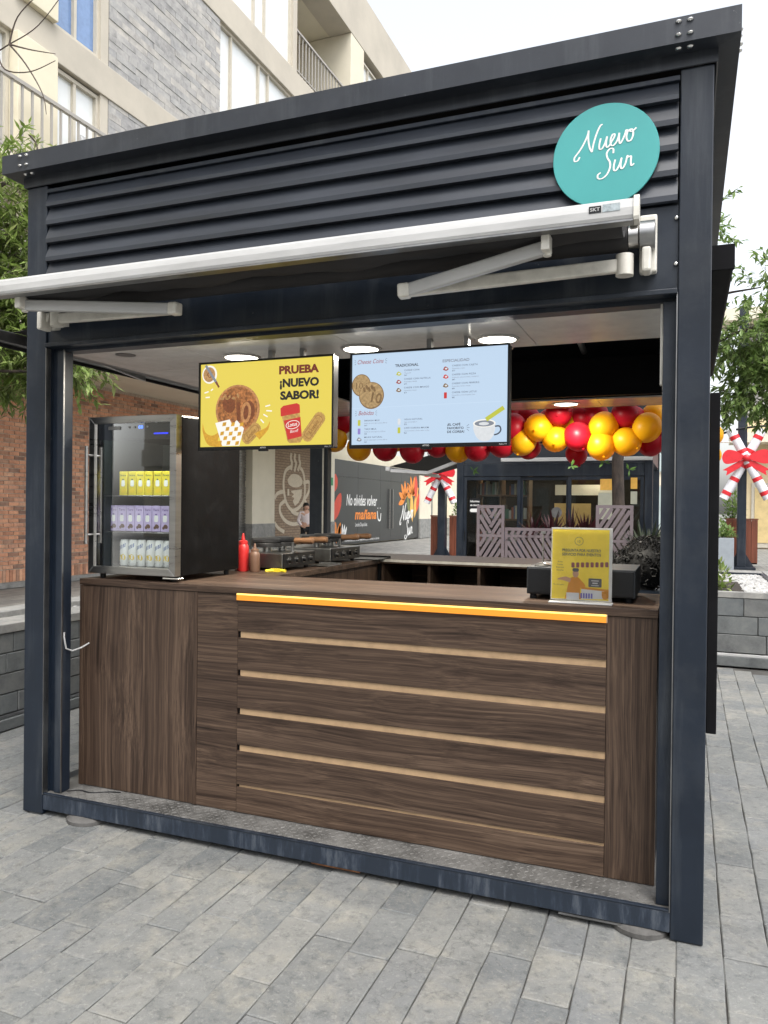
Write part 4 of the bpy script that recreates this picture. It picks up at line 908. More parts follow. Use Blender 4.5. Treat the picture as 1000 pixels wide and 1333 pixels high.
t = MB(); t.tube(spline([(.80,.93,1.136),(.83,.96,1.14),(.86,.985,1.139),(.90,.98,1.136)],5), [.010]*16, 8); t.box(.82,.87,.955,.985,1.132,1.15)
tag(t.build('yellow_clip', M['yelpl'], smooth=True), 'small yellow clip lying before the nearer waffle maker', 'clip')
t = thing('tray', 'flat grey tray lying on the left counter between waffle makers', 'tray', (.88,1.52,1.131)); Bx('tray_plate', M['steel'], t, .80, .945, 1.44, 1.62, 1.132, 1.137, bevel=.002); Bx('tray_rim', M['steeld'], t, .795, .95, 1.622, 1.632, 1.132, 1.146)
t = thing('baking_sheet', 'black baking sheet at the end of the left counter', 'tray', (.86,2.2,1.131)); Bx('sheet', M['black'], t, .72, .99, 2.14, 2.40, 1.132, 1.137); Bx('rim', M['black'], t, .72, .99, 2.401, 2.41, 1.132, 1.148)

t = thing('cash_drawer', 'black cash drawer box behind the yellow poster', 'cash drawer', (2.6,.5,1.131))
Bx('drawer_body', plain('charcoal_paint', (.022,.026,.030), .5, var=.15, bmp=.1, fine=200), t, 2.385, 2.815, .335, .70, 1.150, 1.262, bevel=.003)
Bx('drawer_front', M['black'], t, 2.392, 2.808, .328, .3345, 1.156, 1.256, bevel=.002); MB().cyl((2.6,.3275,1.22),(2.6,.322,1.22),.010,n=14).build('lock', M['steel'], t)
for x in (2.41,2.79):
    for y in (.35,.67): MB().cyl((x,y,1.1315),(x,y,1.150),.014,n=12).build('foot', M['blackmat'], t)
t = thing('sign_clip_stand', 'thin steel stand with round foot on the black cash drawer', 'stand', (2.44,.40,1.263))
MB().lathe((2.44,.40,1.2625), [(.036,0),(.036,.004),(.02,.012),(.005,.014)], 24).build('foot', M['steel'], t, smooth=True); MB().cyl((2.44,.40,1.27),(2.44,.40,1.40),.003,n=8).build('rod', M['steel'], t); Bx('clip', M['steel'], t, 2.430, 2.450, .398, .402, 1.398, 1.408)

# poster in its clear stand
M['acry'] = glass('acrylic', (.99,.99,.99), .0)
M['paper'] = plain('poster_paper', (.72,.70,.62), .5, var=.03); M['pyel'] = plain('poster_yellow', (.86,.68,.07), .25, var=.08, scale=6, coat=.5); M['porg'] = plain('poster_orange', (.62,.28,.03), .3); M['pgrey'] = plain('poster_grey', (.16,.15,.11), .4); M['pskin'] = plain('poster_skin', (.55,.33,.22), .4); M['pcap'] = plain('poster_cap', (.10,.10,.11), .4); M['pwhite'] = plain('poster_white', (.62,.62,.62), .3); M['pred'] = plain('poster_bunting', (.28,.10,.10), .3); M['pblue'] = plain('poster_violet', (.16,.14,.42), .3)
ps = thing('poster_stand', 'yellow event poster in a clear stand on the counter', 'poster', (2.615,.255,1.131))
pf = Frame((2.497,.252,1.142),(1,-.02,0),(0,.045,1))
m = MB(); m.prism(rect(0,.236,0,.285), pf, .0012); m.build('poster_sheet', M['paper'], ps)
pr_ = flat(pf, rect(.004,.224,.004,.280), 'poster_print', M['pyel'], ps, .0006)
m = MB(); m.add([pf(u,v,.0045) for u,v in rect(-.002,.238,-.004,.289)],[(0,1,2,3)]); m.build('clear_front', M['acry'], ps)
Bx('clear_base', M['white'], ps, 2.493, 2.737, .215, .275, 1.1315, 1.137, bevel=.002)
m = MB()
for a,b,c,d in ((0,.236,.2805,.287),(.226,.236,0,.2795)): m.prism(rect(a,b,c,d), Frame(pf(0,0,.001),pf.U,pf.V), .001)
m.build('poster_margin', M['pwhite'], ps)
P_ = lambda poly,n,mt,l=.0012: flat(pf, poly, n, M[mt], pr_, l)
m = MB(); stroke(m, pf, ell(.108,.234,.016,.016,24)+[(.124,.234)], .0018, .0012, k=1); m.build('emblem_ring', M['pgrey'], pr_); text(pf,'10',.108,.228,.010,'lettering',M['pgrey'],pr_,align='CENTER')
text(pf,'PREGUNTA POR NUESTRO',.118,.192,.011,'lettering',M['pgrey'],pr_,align='CENTER',width=.15,bold=.03); text(pf,'SERVICIO PARA EVENTOS',.118,.176,.011,'lettering',M['pgrey'],pr_,align='CENTER',width=.15,bold=.03)
text(pf,'Más información:',.010,.058,.005,'lettering',M['pgrey'],pr_,width=.042)
for k in range(4): text(pf,('Bodas','Fiestas','Empresas','Escuelas')[k],.036,.148-.011*k,.006,'lettering',M['pgrey'],pr_,align='CENTER')
flats(pf, [rrect(.086+i*.0185,.139+.0008*i,.0125,.020,.0,.3) for i in range(8)], 'bunting_print', M['pred'], pr_, .0012)
P_(spline([(.055,.006),(.062,.03),(.068,.06),(.075,.085),(.088,.092),(.105,.092),(.118,.08),(.135,.06),(.128,.045),(.118,.05),(.115,.03),(.118,.006)],3), 'shirt_print', 'porg')
P_(spline([(.080,.085),(.060,.092),(.038,.088),(.025,.080),(.045,.078),(.075,.070)],3), 'arm_print', 'pskin', .0014); P_(ell(.097,.106,.012,.016,18), 'face_print', 'pskin', .0014); P_(rrect(.097,.120,.026,.014,0,.5), 'cap_print', 'pcap', .0016); P_(rect(.062,.112,.004,.030), 'apron_print', 'pwhite', .0015)
P_([(.120,.050),(.224,.045),(.224,.012),(.200,.010),(.120,.006)], 'stall_print', 'pwhite', .0013); P_([(.120,.054),(.224,.048),(.224,.040),(.120,.046)], 'stall_top_print', 'porg', .0014); P_(spline([(.198,.04),(.200,.015),(.212,.008),(.224,.015)],3)+[(.224,.042)], 'bowl_print', 'porg', .0015)
P_(rrect(.172,.072,.050,.034,0,.1), 'slate_print', 'pcap', .0014); flats(pf, [rect(.158,.186,.078,.082),rect(.162,.182,.068,.073),rect(.158,.186,.060,.063)], 'slate_lettering', M['pwhite'], pr_, .0016)
text(pf,'BOOK',.118,.010,.020,'lettering',M['pblue'],pr_,width=.048,bold=.02,lift=.0016) if 0 else flats(pf, [rrect(.120+i*.010,.020,.0065,.020,0,.2) for i in range(5)], 'stall_lettering', M['pblue'], pr_, .0016)

# ------------------------------------------------------------------ balloon garland at the rear
M['bred'] = balloon_mat('red_balloon', (.52,.012,.030)); M['byel'] = balloon_mat('yellow_balloon', (.86,.47,.010))
gl = thing('balloon_garland', 'garland of red and yellow balloons hung across the back of kiosk', 'balloons', (1.9,3.2,2.0))
BAL = [(1.724,3.14,2.141,0.108,'r'),(1.928,3.14,2.13,0.11,'y'),(1.804,3.14,2.031,0.105,'y'),(2.052,3.14,2.044,0.103,'y'),(2.225,3.14,2.057,0.108,'r'),(2.41,3.14,2.128,0.11,'y'),(2.395,3.14,1.984,0.107,'y'),(2.571,3.14,2.009,0.106,'y'),(2.722,3.14,2.113,0.105,'y'),(2.563,3.14,2.221,0.1,'r'),(2.079,3.14,2.237,0.103,'r'),(0.411,3.14,2.003,0.104,'y'),(0.654,3.14,1.992,0.102,'r'),(0.899,3.14,1.975,0.104,'r'),(1.109,3.14,2.003,0.094,'r'),(1.278,3.14,1.981,0.105,'y'),(1.448,3.14,1.978,0.104,'r'),(1.646,3.14,2.005,0.103,'r'),(0.237,3.14,2.222,0.105,'r'),(0.203,3.14,2.079,0.105,'y'),(3.165,3.14,2.052,0.071,'y'),(3.167,3.14,1.903,0.06,'y'),(1.799,3.31,2.224,0.104,'r'),(2.224,3.31,2.222,0.102,'r'),(2.329,3.31,2.237,0.101,'r'),(2.743,3.31,2.008,0.099,'r'),(2.818,3.31,2.105,0.092,'r'),(2.113,3.31,2.166,0.102,'y'),(2.762,3.31,2.222,0.093,'y'),(2.187,3.31,1.941,0.084,'r'),(1.826,3.31,1.99,0.092,'r'),(1.649,3.31,2.26,0.105,'r'),(1.543,3.31,2.138,0.106,'y'),(1.383,3.31,2.143,0.107,'r'),(1.187,3.31,2.173,0.108,'y'),(0.987,3.31,2.166,0.109,'r'),(0.782,3.31,2.185,0.111,'y'),(0.572,3.31,2.177,0.112,'r'),(0.357,3.31,2.196,0.113,'y'),(0.43,3.31,2.102,0.1,'y'),(0.679,3.31,2.083,0.098,'y'),(0.954,3.31,2.077,0.097,'r'),(1.319,3.31,2.081,0.095,'r'),(2.473,3.31,2.137,0.094,'r'),(2.613,3.31,2.198,0.094,'r'),(1.975,3.31,2.2,0.097,'r'),(2.916,3.31,2.045,0.092,'r')]
rnd = random.Random(9)
for i,(x,y,z,r,c) in enumerate(BAL):
    y += rnd.uniform(-.03,.03)
    ax = Vector((rnd.uniform(-.5,.5), rnd.uniform(.2,.8), rnd.uniform(-.2,.6)+.3)).normalized(); mt = M['bred'] if c == 'r' else M['byel']
    b = MB().ball((x,y,z), r, 26, 16, sz=1.04, tip=.10, axis=ax).build('balloon', mt, gl, smooth=True)
    e_ = Vector((x,y,z))-ax*r*1.14; MB().cyl(e_+ax*.004, e_-ax*.014, .004, .010, n=8).build('knot', mt, b)
MB().tube([(.35,3.26,2.06),(1.2,3.26,2.0),(2.2,3.26,2.02),(3.3,3.26,2.0)], .004, 6).build('garland_line', M['ivory'], gl)
M['sprig'] = foliage('plastic_leaf', [(.05,.12,.03),(.10,.20,.04)])
m = MB(); rnd = random.Random(5)
for x,z in ((2.42,1.86),(2.18,1.83),(2.6,1.80),(1.42,1.80)):
    for k in range(7):
        a = rnd.uniform(0,6.28); L = rnd.uniform(.03,.06); u = Vector((math.cos(a),rnd.uniform(-.3,.1),math.sin(a))); w_ = Vector((-math.sin(a),0,math.cos(a)))*.007; p0 = Vector((x,3.10,z))
        m.add([p0,p0+u*L*.5+w_,p0+u*L,p0+u*L*.5-w_],[(0,1,2,3)])
stuff(m.build('leaf_sprigs', M['sprig'], gl))

# ------------------------------------------------------------------ building on the left: ground floor
M['brick'] = stone('red_brick', [(.47,.22,.13),(.60,.31,.19),(.52,.25,.15),(.63,.36,.23),(.20,.12,.09),(.58,.29,.17),(.50,.27,.18)], scale=6, rough=.85, bmp=.4)
M['mortar'] = plain('mortar', (.42,.34,.27), .95, var=.2, scale=20)
M['cream'] = plain('cream_render', (.65,.595,.455), .8, var=.06, scale=1.2, bmp=.1)
M['creamdk'] = plain('beige_render', (.47,.43,.36), .8, var=.07, scale=1.0, bmp=.1)
M['creamlt'] = plain('pale_render', (.66,.61,.49), .8, var=.05, scale=1.0, bmp=.1)
BX = -8.5
bw = thing('brick_wall', 'red brick wall under the overhang on the left', 'wall', (BX, 10, 0))
Bx('backing', M['mortar'], bw, BX-.25, BX-.012, 2.0, 14.6, -.04, 3.98)
Bx('base_course', M['cope'], bw, BX-.20, BX+.04, 2.0, 14.6, -.04, .06)
def brick_mesh(L, H):
    g = .006; me = bpy.data.meshes.new('brick'); m = MB(); m.box(-.04, 0, -L/2+g, L/2-g, -H/2+g, H/2-g)
    # ease the front edges a little
    vs = [(x, y*(.985 if x == 0 else 1), z*(.96 if x == 0 else 1)) for x, y, z in m.v]
    me.from_pydata(vs, [], m.f); me.materials.append(M['brick']); return me
bme, sme = brick_mesh(.235, .077), brick_mesh(.077, .235)
nb = 0; many = MB(); rnd = random.Random(21)
def put_brick(me, y, z):
    global nb
    vis = (7.5 < y < 8.25 or 9.15 < y < 9.95) and z > .2
    dx = rnd.uniform(-.004, .004)
    if vis and nb < 300:
        o = bpy.data.objects.new('brick', me); C.objects.link(o); o.parent = bw; o.location = (dx, y-10, z); nb += 1
    else: many.add([(BX+dx+v.co.x, y+v.co.y, z+v.co.z) for v in me.vertices], [tuple(p.vertices) for p in me.polygons])
y = 2.05
while y < 14.55: put_brick(sme, y, .18); y += .077
for c in range(47):
    z = .30+.0385+c*.077; y = 2.0+(.1175 if c % 2 else 0)+.1175
    while y < 14.5: put_brick(bme, y, z); y += .235
stuff(many.build('bricks', M['brick'], bw))

gf = thing('shop_front', 'cream columned ground floor of the left building beyond the brick wall', 'building', (-9.6, 28, 0))
GX = -9.6
Bx('wall', M['cream'], gf, GX-.6, GX-.3, 14.0, 60, -.04, 3.98)
for y0, y1 in ((17.98,19.38),(23.46,23.98),(34.2,36.0),(40,41.3)):
    c = Bx('column', M['creamlt'], gf, GX-.29, GX+.05, y0, y1, .0, 3.97, bevel=.01)
    Bx('column_base', M['cope'], c, GX-.28, GX+.07, y0-.02, y1+.02, -.03, .95, bevel=.008)
Bx('sign_plate', plain('green_sign', (.02,.25,.08), .4), gf, GX+.0505, GX+.06, 23.60, 23.82, 2.32, 2.62)
lv = Bx('louver_door', M['steeld'], gf, GX-.29, GX-.20, 17.0, 17.95, .0, 3.9)
for i in range(42):
    z = .25+i*.085
    if abs(z-2.15) < .09: continue
    Bx('slat', M['steeld'], lv, GX-.198, GX-.15, 17.05, 17.92, z, z+.05)
Bx('louver_door', M['steeld'], gf, GX-.29, GX-.20, 36.2, 37.0, 0, 3.4)
# mural
def mural_mat():
    m, nt, p = newmat('tan_brick'); tc = nt.nodes.new('ShaderNodeTexCoord'); sp = nt.nodes.new('ShaderNodeSeparateXYZ'); cb = nt.nodes.new('ShaderNodeCombineXYZ')
    nt.links.new(tc.outputs['Object'], sp.inputs[0]); nt.links.new(sp.outputs['Y'], cb.inputs['X']); nt.links.new(sp.outputs['Z'], cb.inputs['Y'])
    b = nd(nt, 'ShaderNodeTexBrick', Scale=1); b.inputs['Brick Width'].default_value = .26; b.inputs['Row Height'].default_value = .088; b.inputs['Mortar Size'].default_value = .008
    b.inputs['Color1'].default_value = (.28,.20,.135,1); b.inputs['Color2'].default_value = (.34,.25,.17,1); b.inputs['Mortar'].default_value = (.16,.11,.08,1)
    nt.links.new(cb.outputs[0], b.inputs['Vector']); nt.links.new(b.outputs['Color'], p.inputs['Base Color']); p.inputs['Roughness'].default_value = .85; bump(nt, p, b.outputs['Fac'], .5, -.008); return m
mu = Bx('mural_wall', mural_mat(), gf, GX-.29, GX, 19.4, 22.6, -.02, 3.97)
mf = Frame((GX,19.4,0),(0,1,0),(0,0,1)); mp_ = lambda pts: [((x-400)/345*2.75, 3.36-(y-71)*.00372) for x,y in pts]
M['mpaint'] = plain('mural_cream', (.60,.52,.40), .8, var=.08, scale=12)
m = MB()
for st in ([(545,205),(500,245),(482,330),(484,420),(505,530),(545,595),(575,605),(625,575),(662,515),(676,430),(672,320),(655,240),(630,205)],
           [(548,80),(543,130),(553,170),(545,235)],[(583,80),(576,130),(590,170),(575,245)],[(620,80),(620,130),(628,170),(605,235)],
           [(660,345),(712,332),(718,400),(695,465),(665,500)],[(405,500),(425,460),(460,440),(488,438)],[(492,520),(452,560),(455,630),(500,700),(570,732),(650,715)],[(405,715),(440,765),(490,800)],[(670,500),(690,540),(710,580)],[(520,410),(522,470)],[(545,590),(560,620),(610,640),(680,640)]):
    kk_ = globals().get('kk_', 0)+1; stroke(m, mf, mp_(st), .13, .004+kk_*.0012)
m.build('mural_lines', M['mpaint'], mu)
flats(mf, [mp_(spline([(515,330),(545,280),(585,268),(630,285),(655,335),(630,380),(575,392),(530,370),(515,330)],3)), mp_([(548,425),(650,405),(645,470),(620,530),(585,565),(565,520),(580,490),(555,480),(575,455),(552,440)])], 'mural_fill', M['mpaint'], mu, .003)
# hoarding
M['hoard'] = plain('black_vinyl', (.030,.030,.030), .35, var=.25, scale=.6); M['horg'] = plain('orange_print', (.75,.22,.02), .4); M['hred'] = plain('red_print', (.62,.05,.02), .4); M['hgold'] = plain('gold_print', (.75,.42,.08), .4); M['hgreen'] = plain('olive_print', (.16,.18,.05), .4)
hd = thing('printed_hoarding', 'black shop hoarding with orange flowers and white lettering', 'hoarding', (GX, 29, 0))
for i,(a,b) in enumerate(((24.0,26.4),(26.41,28.9),(28.91,30.2),(30.21,31.6),(31.61,34.18))):
    Bx('panel', M['hoard'], hd, GX-.10, GX-.02, a, b, .02, 2.70); Bx('panel', M['hoard'], hd, GX-.10, GX-.025, a, b, 2.71, 3.36)
hf = Frame((GX-.02,24.0,0),(0,1,0),(0,0,1))
for y in (5.95,6.35): MB().cyl((GX+.03,24+y,.55),(GX+.03,24+y,2.35),.03,n=8).build('pull_handle', M['steel'], hd)
lp = hd.children[2]
text(hf,'No olvides volver',1.25,1.58,.46,'lettering',M['print_white'],hd,width=3.25,shear=.18,bold=.012,lift=.004,rot=.0)
text(hf,'mañana',2.10,1.02,.42,'lettering',M['horg'],hd,width=2.35,shear=.18,bold=.03,lift=.004)
text(hf,'Locales Disponibles',2.15,.72,.16,'lettering',M['print_white'],hd,width=1.25,lift=.004)
text(hf,'Próximamente una nueva experiencia para disfrutar en familia',1.0,.12,.10,'lettering',M['print_white'],hd,width=3.8,lift=.004)
m = MB(); stroke(m, hf, [(4.55,1.35),(4.65,1.0),(4.9,.95),(4.98,1.25)], .07, .004); stroke(m, hf, [(4.6,1.45),(4.62,1.5)], .07, .004); stroke(m, hf, [(4.88,1.45),(4.9,1.5)], .07, .004); m.build('smile_mark', M['print_white'], hd)
def petal(u, v, L, w, a):
    c, s = math.cos(a), math.sin(a); P = spline([(0,0),(L*.35,w/2),(L*.75,w*.4),(L,0),(L*.7,-w*.45),(L*.3,-w*.4),(0,0)],3); return [(u+x*c-y*s, v+x*s+y*c) for x,y in P]
flats(hf, [petal(.05,2.05,.75,.55,1.35), petal(.02,.95,1.3,.6,1.0)], 'flower_print', M['hred'], hd, .004); flats(hf, [petal(.1,.15,.8,.35,1.4), petal(.3,.1,.9,.3,1.1), petal(.6,.1,.7,.3,1.5)], 'flower_print', M['horg'], hd, .005); flats(hf, [petal(.9,.1,.75,.16,a) for a in (1.0,1.3,1.6)], 'flower_print', M['print_white'], hd, .006)
flats(hf, [petal(9.2,2.1,1.0,.30,a) for a in (.4,.8,1.3,1.9,2.5,3.1)]+[petal(8.1,1.9,.9,.28,a) for a in (1.0,1.6,2.2,2.8,3.4)], 'flower_print', M['horg'], hd, .004)
flats(hf, [petal(9.5,1.0,1.6,.5,1.3), petal(9.2,.8,1.4,.5,1.7)], 'flower_print', M['hgold'], hd, .005); flats(hf, [petal(9.7,1.9,1.2,.5,1.6), petal(9.8,1.3,1.0,.4,1.2)], 'flower_print', M['hred'], hd, .0055); flats(hf, [petal(8.8,1.2,1.0,.35,2.0)], 'leaf_print', M['hgreen'], hd, .006)
script_logo(hf, 8.35,.85,.36,R(6),M['print_white'],hd,w=.11,lift=.008)

# upper floors, set forward over the walkway
M['sclad'] = stone('stone_tile', [(.30,.295,.29),(.36,.35,.335),(.32,.317,.31),(.40,.38,.35),(.31,.308,.305),(.44,.415,.375)], scale=3.5, rough=.7, bmp=.3)
M['pane'] = plain('window_pane', (.70,.72,.71), .12, var=.05, scale=.4, spec=.6, coat=.5); M['paneb'] = plain('window_pane_blue', (.12,.22,.42), .06, var=.1, spec=.9, coat=1)
M['wframe'] = plain('window_frame', (.50,.46,.38), .5, var=.05); M['rail'] = plain('railing_paint', (.33,.31,.28), .5, var=.06)
FX = -5.7
M['stonegrey'] = plain('grey_cladding', (.36,.35,.33), .8, var=.12, scale=1.5)
ub = thing('apartment_building', 'cream apartment building with grey stone panels above the left shops', 'building', (FX, 15, 0))
Bx('soffit', M['creamlt'], ub, GX-.6, FX, -12, 23.3, 3.985, 4.25)
for z0, z1 in ((4.255,5.32),(7.98,8.49),(11.1,11.72)): Bx('floor_band', M['creamdk'], ub, FX-.6, FX+.03, -12, 23.3, z0, z1, bevel=.01)
Bx('roof_band', M['creamdk'], ub, FX-.6, FX+.06, -12, 23.3, 14.40, 15.90, bevel=.01)
Bx('roof_slab', M['creamlt'], ub, FX-1.995, FX-.605, -12, 22.99, 14.42, 15.8)
Bx('core_wall', M['cream'], ub, GX-.6, FX-2.0, -12, 23.2, 4.26, 15.8)
Bx('end_wall', M['creamdk'], ub, FX-2.0, FX-.05, 23.0, 23.3, 4.26, 14.40)
def wall_piece(y0, y1, z0, z1, mat='cream', dx=0): return Bx('wall_panel', M[mat], ub, FX-.25, FX+dx, y0, y1, z0, z1)
def window(y0, y1, z0, z1, cols, pmat='pane', open_=False):
    wd = Bx('window', M['wframe'], ub, FX-.20, FX-.12, y0, y1, z0, z1)
    fr_ = MB(); t = .055
    fr_.box(FX-.119,FX-.04,y0,y1,z0,z0+t); fr_.box(FX-.119,FX-.04,y0,y1,z1-t,z1); fr_.box(FX-.119,FX-.04,y0,y0+t,z0+t,z1-t); fr_.box(FX-.119,FX-.04,y1-t,y1,z0+t,z1-t)
    ys = [y0]+[y0+(y1-y0)*c for c in cols]+[y1]
    for c in ys[1:-1]: fr_.box(FX-.119,FX-.05,c-t/2,c+t/2,z0+t,z1-t)
    fr_.build('window_frame', M['wframe'], wd)
    for a, b in zip(ys[:-1], ys[1:]): Bx('pane', M[pmat], wd, FX-.119, FX-.105, a+t/2, b-t/2, z0+t, z1-t)
    return wd
# storey by storey: bays along the street
for z0, z1 in ((5.32,7.98),(8.49,11.1)):
    c = Bx('pier', M['cream'], ub, FX-.6, FX+.12, 5.16, 5.88, z0, z1, bevel=.01)
    wall_piece(6.88, 7.05, z0, z1, 'creamdk')
    for a, b in ((-12,-6.2),(-1.2,2.2)): wall_piece(a, b, z0, z1)
    window(-6.2,-1.2,z0,z1,(.25,.5,.75)); window(2.2,5.15,z0,z1,(.5,))
wall_piece(-12, 10.2, 11.72, 14.4, 'creamdk')
window(5.89,6.88,5.32,7.95,(.50,),'pane'); window(5.89,6.88,8.52,11.08,(.50,),'paneb')
# open top-hung sash
s_ = MB(); s_.bar((FX+.02,6.42,7.10),(FX+.02,6.84,7.10),.05,.05); s_.bar((FX+.22,6.42,6.45),(FX+.22,6.84,6.45),.05,.05); s_.bar((FX+.02,6.44,7.10),(FX+.22,6.44,6.45),.05,.05); s_.bar((FX+.02,6.82,7.10),(FX+.22,6.82,6.45),.05,.05); sh_ = s_.build('open_sash', M['white'], ub)
MB().add([(FX+.02,6.45,7.10),(FX+.02,6.81,7.10),(FX+.22,6.81,6.45),(FX+.22,6.45,6.45)],[(0,1,2,3)]).build('pane', M['pane'], sh_)
# stone tile bays
def tiles(y0, y1, z0, z1, seed):
    Bx('tile_backing', M['stonegrey'], ub, FX-.25, FX-.032, y0, y1, z0, z1); rnd = random.Random(seed); r = 0; z = z0
    while z < z1-.02:
        h = min(.112, z1-z); y = y0-(.18 if r % 3 == 1 else (.30 if r % 3 == 2 else 0))
        while y < y1:
            L = .47; a, b = max(y,y0), min(y+L,y1); y += L
            if b-a > .03: Bx('stone_tile', M['sclad'], ub, FX-.031, FX+.002+rnd.uniform(0,.012), a+.0015, b-.0015, z+.001, z+h-.001)
        z += h; r += 1
tiles(7.06, 10.20, 8.49, 11.1, 31); tiles(7.06, 9.2, 6.9, 7.98, 32)
wall_piece(9.2, 10.2, 5.32, 7.98, 'creamdk'); wall_piece(7.06, 9.2, 5.32, 6.9, 'creamdk')
for z0, z1 in ((5.32,7.98),(8.49,11.1)): window(10.21,13.6,z0,z1,(.14,.46,.58)); window(13.6,17.0,z0,z1,(.15,.6)); wall_piece(17.0,23.0,z0,z1,'cream')
window(10.2,13.2,11.72,14.4,(.45,.6))
wall_piece(13.2,13.4,11.72,14.4,'creamdk')
# recessed balcony on the top floor, pier, last windows
Bx('balcony_back', M['cream'], ub, FX-1.99, FX-1.8, 13.4, 16.4, 11.72, 14.4); bwn = Bx('balcony_window', M['wframe'], ub, FX-1.79, FX-1.74, 13.6, 15.6, 11.9, 14.0); Bx('pane', M['pane'], bwn, FX-1.739, FX-1.72, 13.7, 15.5, 12.0, 13.9)
Bx('pier', M['creamlt'], ub, FX-1.99, FX+.05, 16.4, 17.3, 11.72, 14.395, bevel=.01); window(17.35,19.0,11.72,14.2,(.3,.65)); wall_piece(19.0,23.0,11.72,14.4,'creamdk')
def railing(y0, y1, z0, x, step):
    rl = Bx('railing', M['rail'], ub, x-.03, x+.03, y0, y1, z0+1.0, z0+1.05); y = y0
    while y <= y1: Bx('baluster', M['rail'], rl, x-.012, x+.012, y-.015, y+.015, z0, z0+.998); y += step
    Bx('bottom_rail', M['rail'], rl, x-.02, x+.02, y0, y1, z0+.08, z0+.11)
railing(13.4, 16.4, 11.73, FX-.03, .17); railing(2.4, 6.9, 6.05, FX+.42, .17)
Bx('balcony_slab', M['creamlt'], ub, FX+.035, FX+.5, 2.3, 7.0, 5.75, 6.04)

# ------------------------------------------------------------------ second kiosk behind
M['warmwood'] = plain('shelf_wood', (.16,.09,.045), .5, var=.25, scale=4, stretch=(.4,3,3)); M['dkint'] = plain('dark_interior', (.03,.027,.024), .7, var=.3)
M['kglass'] = glass('shop_glass', (.78,.82,.82), .0)
KX0, KX1, KY = -.70, 2.49, 10.0
k2 = thing('glass_kiosk', 'dark framed glass kiosk shop standing behind the first kiosk', 'kiosk', (.9, 11.5, 0))
for x0, y0 in ((KX0,KY),(KX1-.12,KY),(KX0,KY+3.0),(KX1-.12,KY+3.0)): Bx('post', F, k2, x0, x0+.12, y0, y0+.12, .0, 3.1, bevel=.005)
Bx('header', F, k2, KX0+.121, KX1-.121, KY+.01, KY+.11, 2.05, 2.26, bevel=.004); Bx('fascia', M['louver'], k2, KX0-.08, KX1+.08, KY-.08, KY-.02, 2.62, 3.15); Bx('fascia', M['louver'], k2, KX1+.021, KX1+.08, KY-.019, KY+3.2, 2.62, 3.15); Bx('fascia', M['louver'], k2, KX0-.08, KX0-.02, KY-.019, KY+3.2, 2.62, 3.15)
Bx('upper_panel', M['louver'], k2, KX0+.121, KX1-.121, KY+.03, KY+.09, 2.265, 2.62); Bx('upper_panel', M['louver'], k2, KX0+.02, KX0+.08, KY+.121, KY+2.99, 2.3, 3.1); Bx('upper_panel', M['louver'], k2, KX1-.08, KX1-.02, KY+.121, KY+2.99, 2.3, 3.1)
Bx('roof', M['blackmat'], k2, KX0, KX1, KY, KY+3.12, 3.105, 3.14); Bx('floor', M['dkint'], k2, KX0+.02, KX1-.02, KY+.02, KY+3.1, .0, .10); Bx('ceiling', M['dkint'], k2, KX0+.1, KX1-.1, KY+.13, KY+2.98, 2.30, 2.33)
Bx('back_wall', M['dkint'], k2, KX0+.121, KX1-.121, KY+3.02, KY+3.08, .1, 3.1)
Bx('awning_bar', M['white'], k2, .1, KX1, KY-.16, KY-.10, 2.285, 2.345, bevel=.006)
for a, b in ((-.58,.40),(.38,1.20),(1.18,2.36)):
    y = KY+.02 if a != .38 else KY+.065; d = MB(); s = .055
    d.box(a,a+s,y,y+.035,.11,2.045); d.box(b-s,b,y,y+.035,.11,2.045); d.box(a+s,b-s,y,y+.035,1.985,2.045); d.box(a+s,b-s,y,y+.035,.11,.19)
    dd = d.build('sliding_door', F, k2, bevel=.003); MB().add([(a+s,y+.015,.19),(b-s,y+.015,.19),(b-s,y+.015,1.985),(a+s,y+.015,1.985)],[(0,1,2,3)]).build('glass_pane', M['kglass'], dd)
    Bx('pull', M['black'], dd, a+.02, a+.035, y-.012, y-.001, .95, 1.12)
Bx('side_glass', M['kglass'], k2, KX1-.07, KX1-.062, KY+.13, KY+2.98, .12, 2.29); Bx('side_glass', M['kglass'], k2, KX0+.062, KX0+.07, KY+.13, KY+2.98, .12, 2.29)
df_ = Frame((-.5,KY+.018,1.5),(1,0,0),(0,0,1))
pn = flat(df_, rrect(.12,.05,.20,.26,0,.15), 'door_notice', M['black'], k2, .0); text(df_,'Informes',.12,.11,.035,'lettering',M['print_white'],pn,align='CENTER',width=.16,bold=.02,lift=.002); text(df_,'en tienda',.12,.045,.035,'lettering',M['print_white'],pn,align='CENTER',width=.16,bold=.02,lift=.002); flat(df_, rrect(.12,-.03,.17,.06,0,.5), 'notice_pill', M['print_white'], pn, .002)
pf2 = Frame((1.66,KY+.018,1.0),(1,0,0),(0,0,1)); M['ppaper'] = plain('pale_notice', (.42,.42,.33), .5, var=.05)
pp = flat(pf2, rect(0,.34,.35,.78), 'window_notice', M['ppaper'], k2, .0); text(pf2,'X',.22,.62,.09,'lettering',M['black'],pp,bold=.01,lift=.002); text(pf2,'M',.22,.49,.09,'lettering',M['black'],pp,bold=.01,lift=.002)
flat(pf2, rect(.03,.34,.82,1.0), 'window_notice', M['hgold'], k2, .0); flat(pf2, rect(.50,.60,.84,1.02), 'window_notice', M['hgold'], k2, .0); flat(pf2, rect(.50,.60,.60,.80), 'window_notice', M['ppaper'], k2, .0); flat(Frame((1.0,KY+.018,1.45),(1,0,0),(0,0,1)), ell(0,0,.09,.09), 'window_sticker', M['steeld'], k2, .0)
sh = thing('shelf_unit', 'brown wooden book shelf inside the glass kiosk at its left door', 'shelf', (0,10.6,.1))
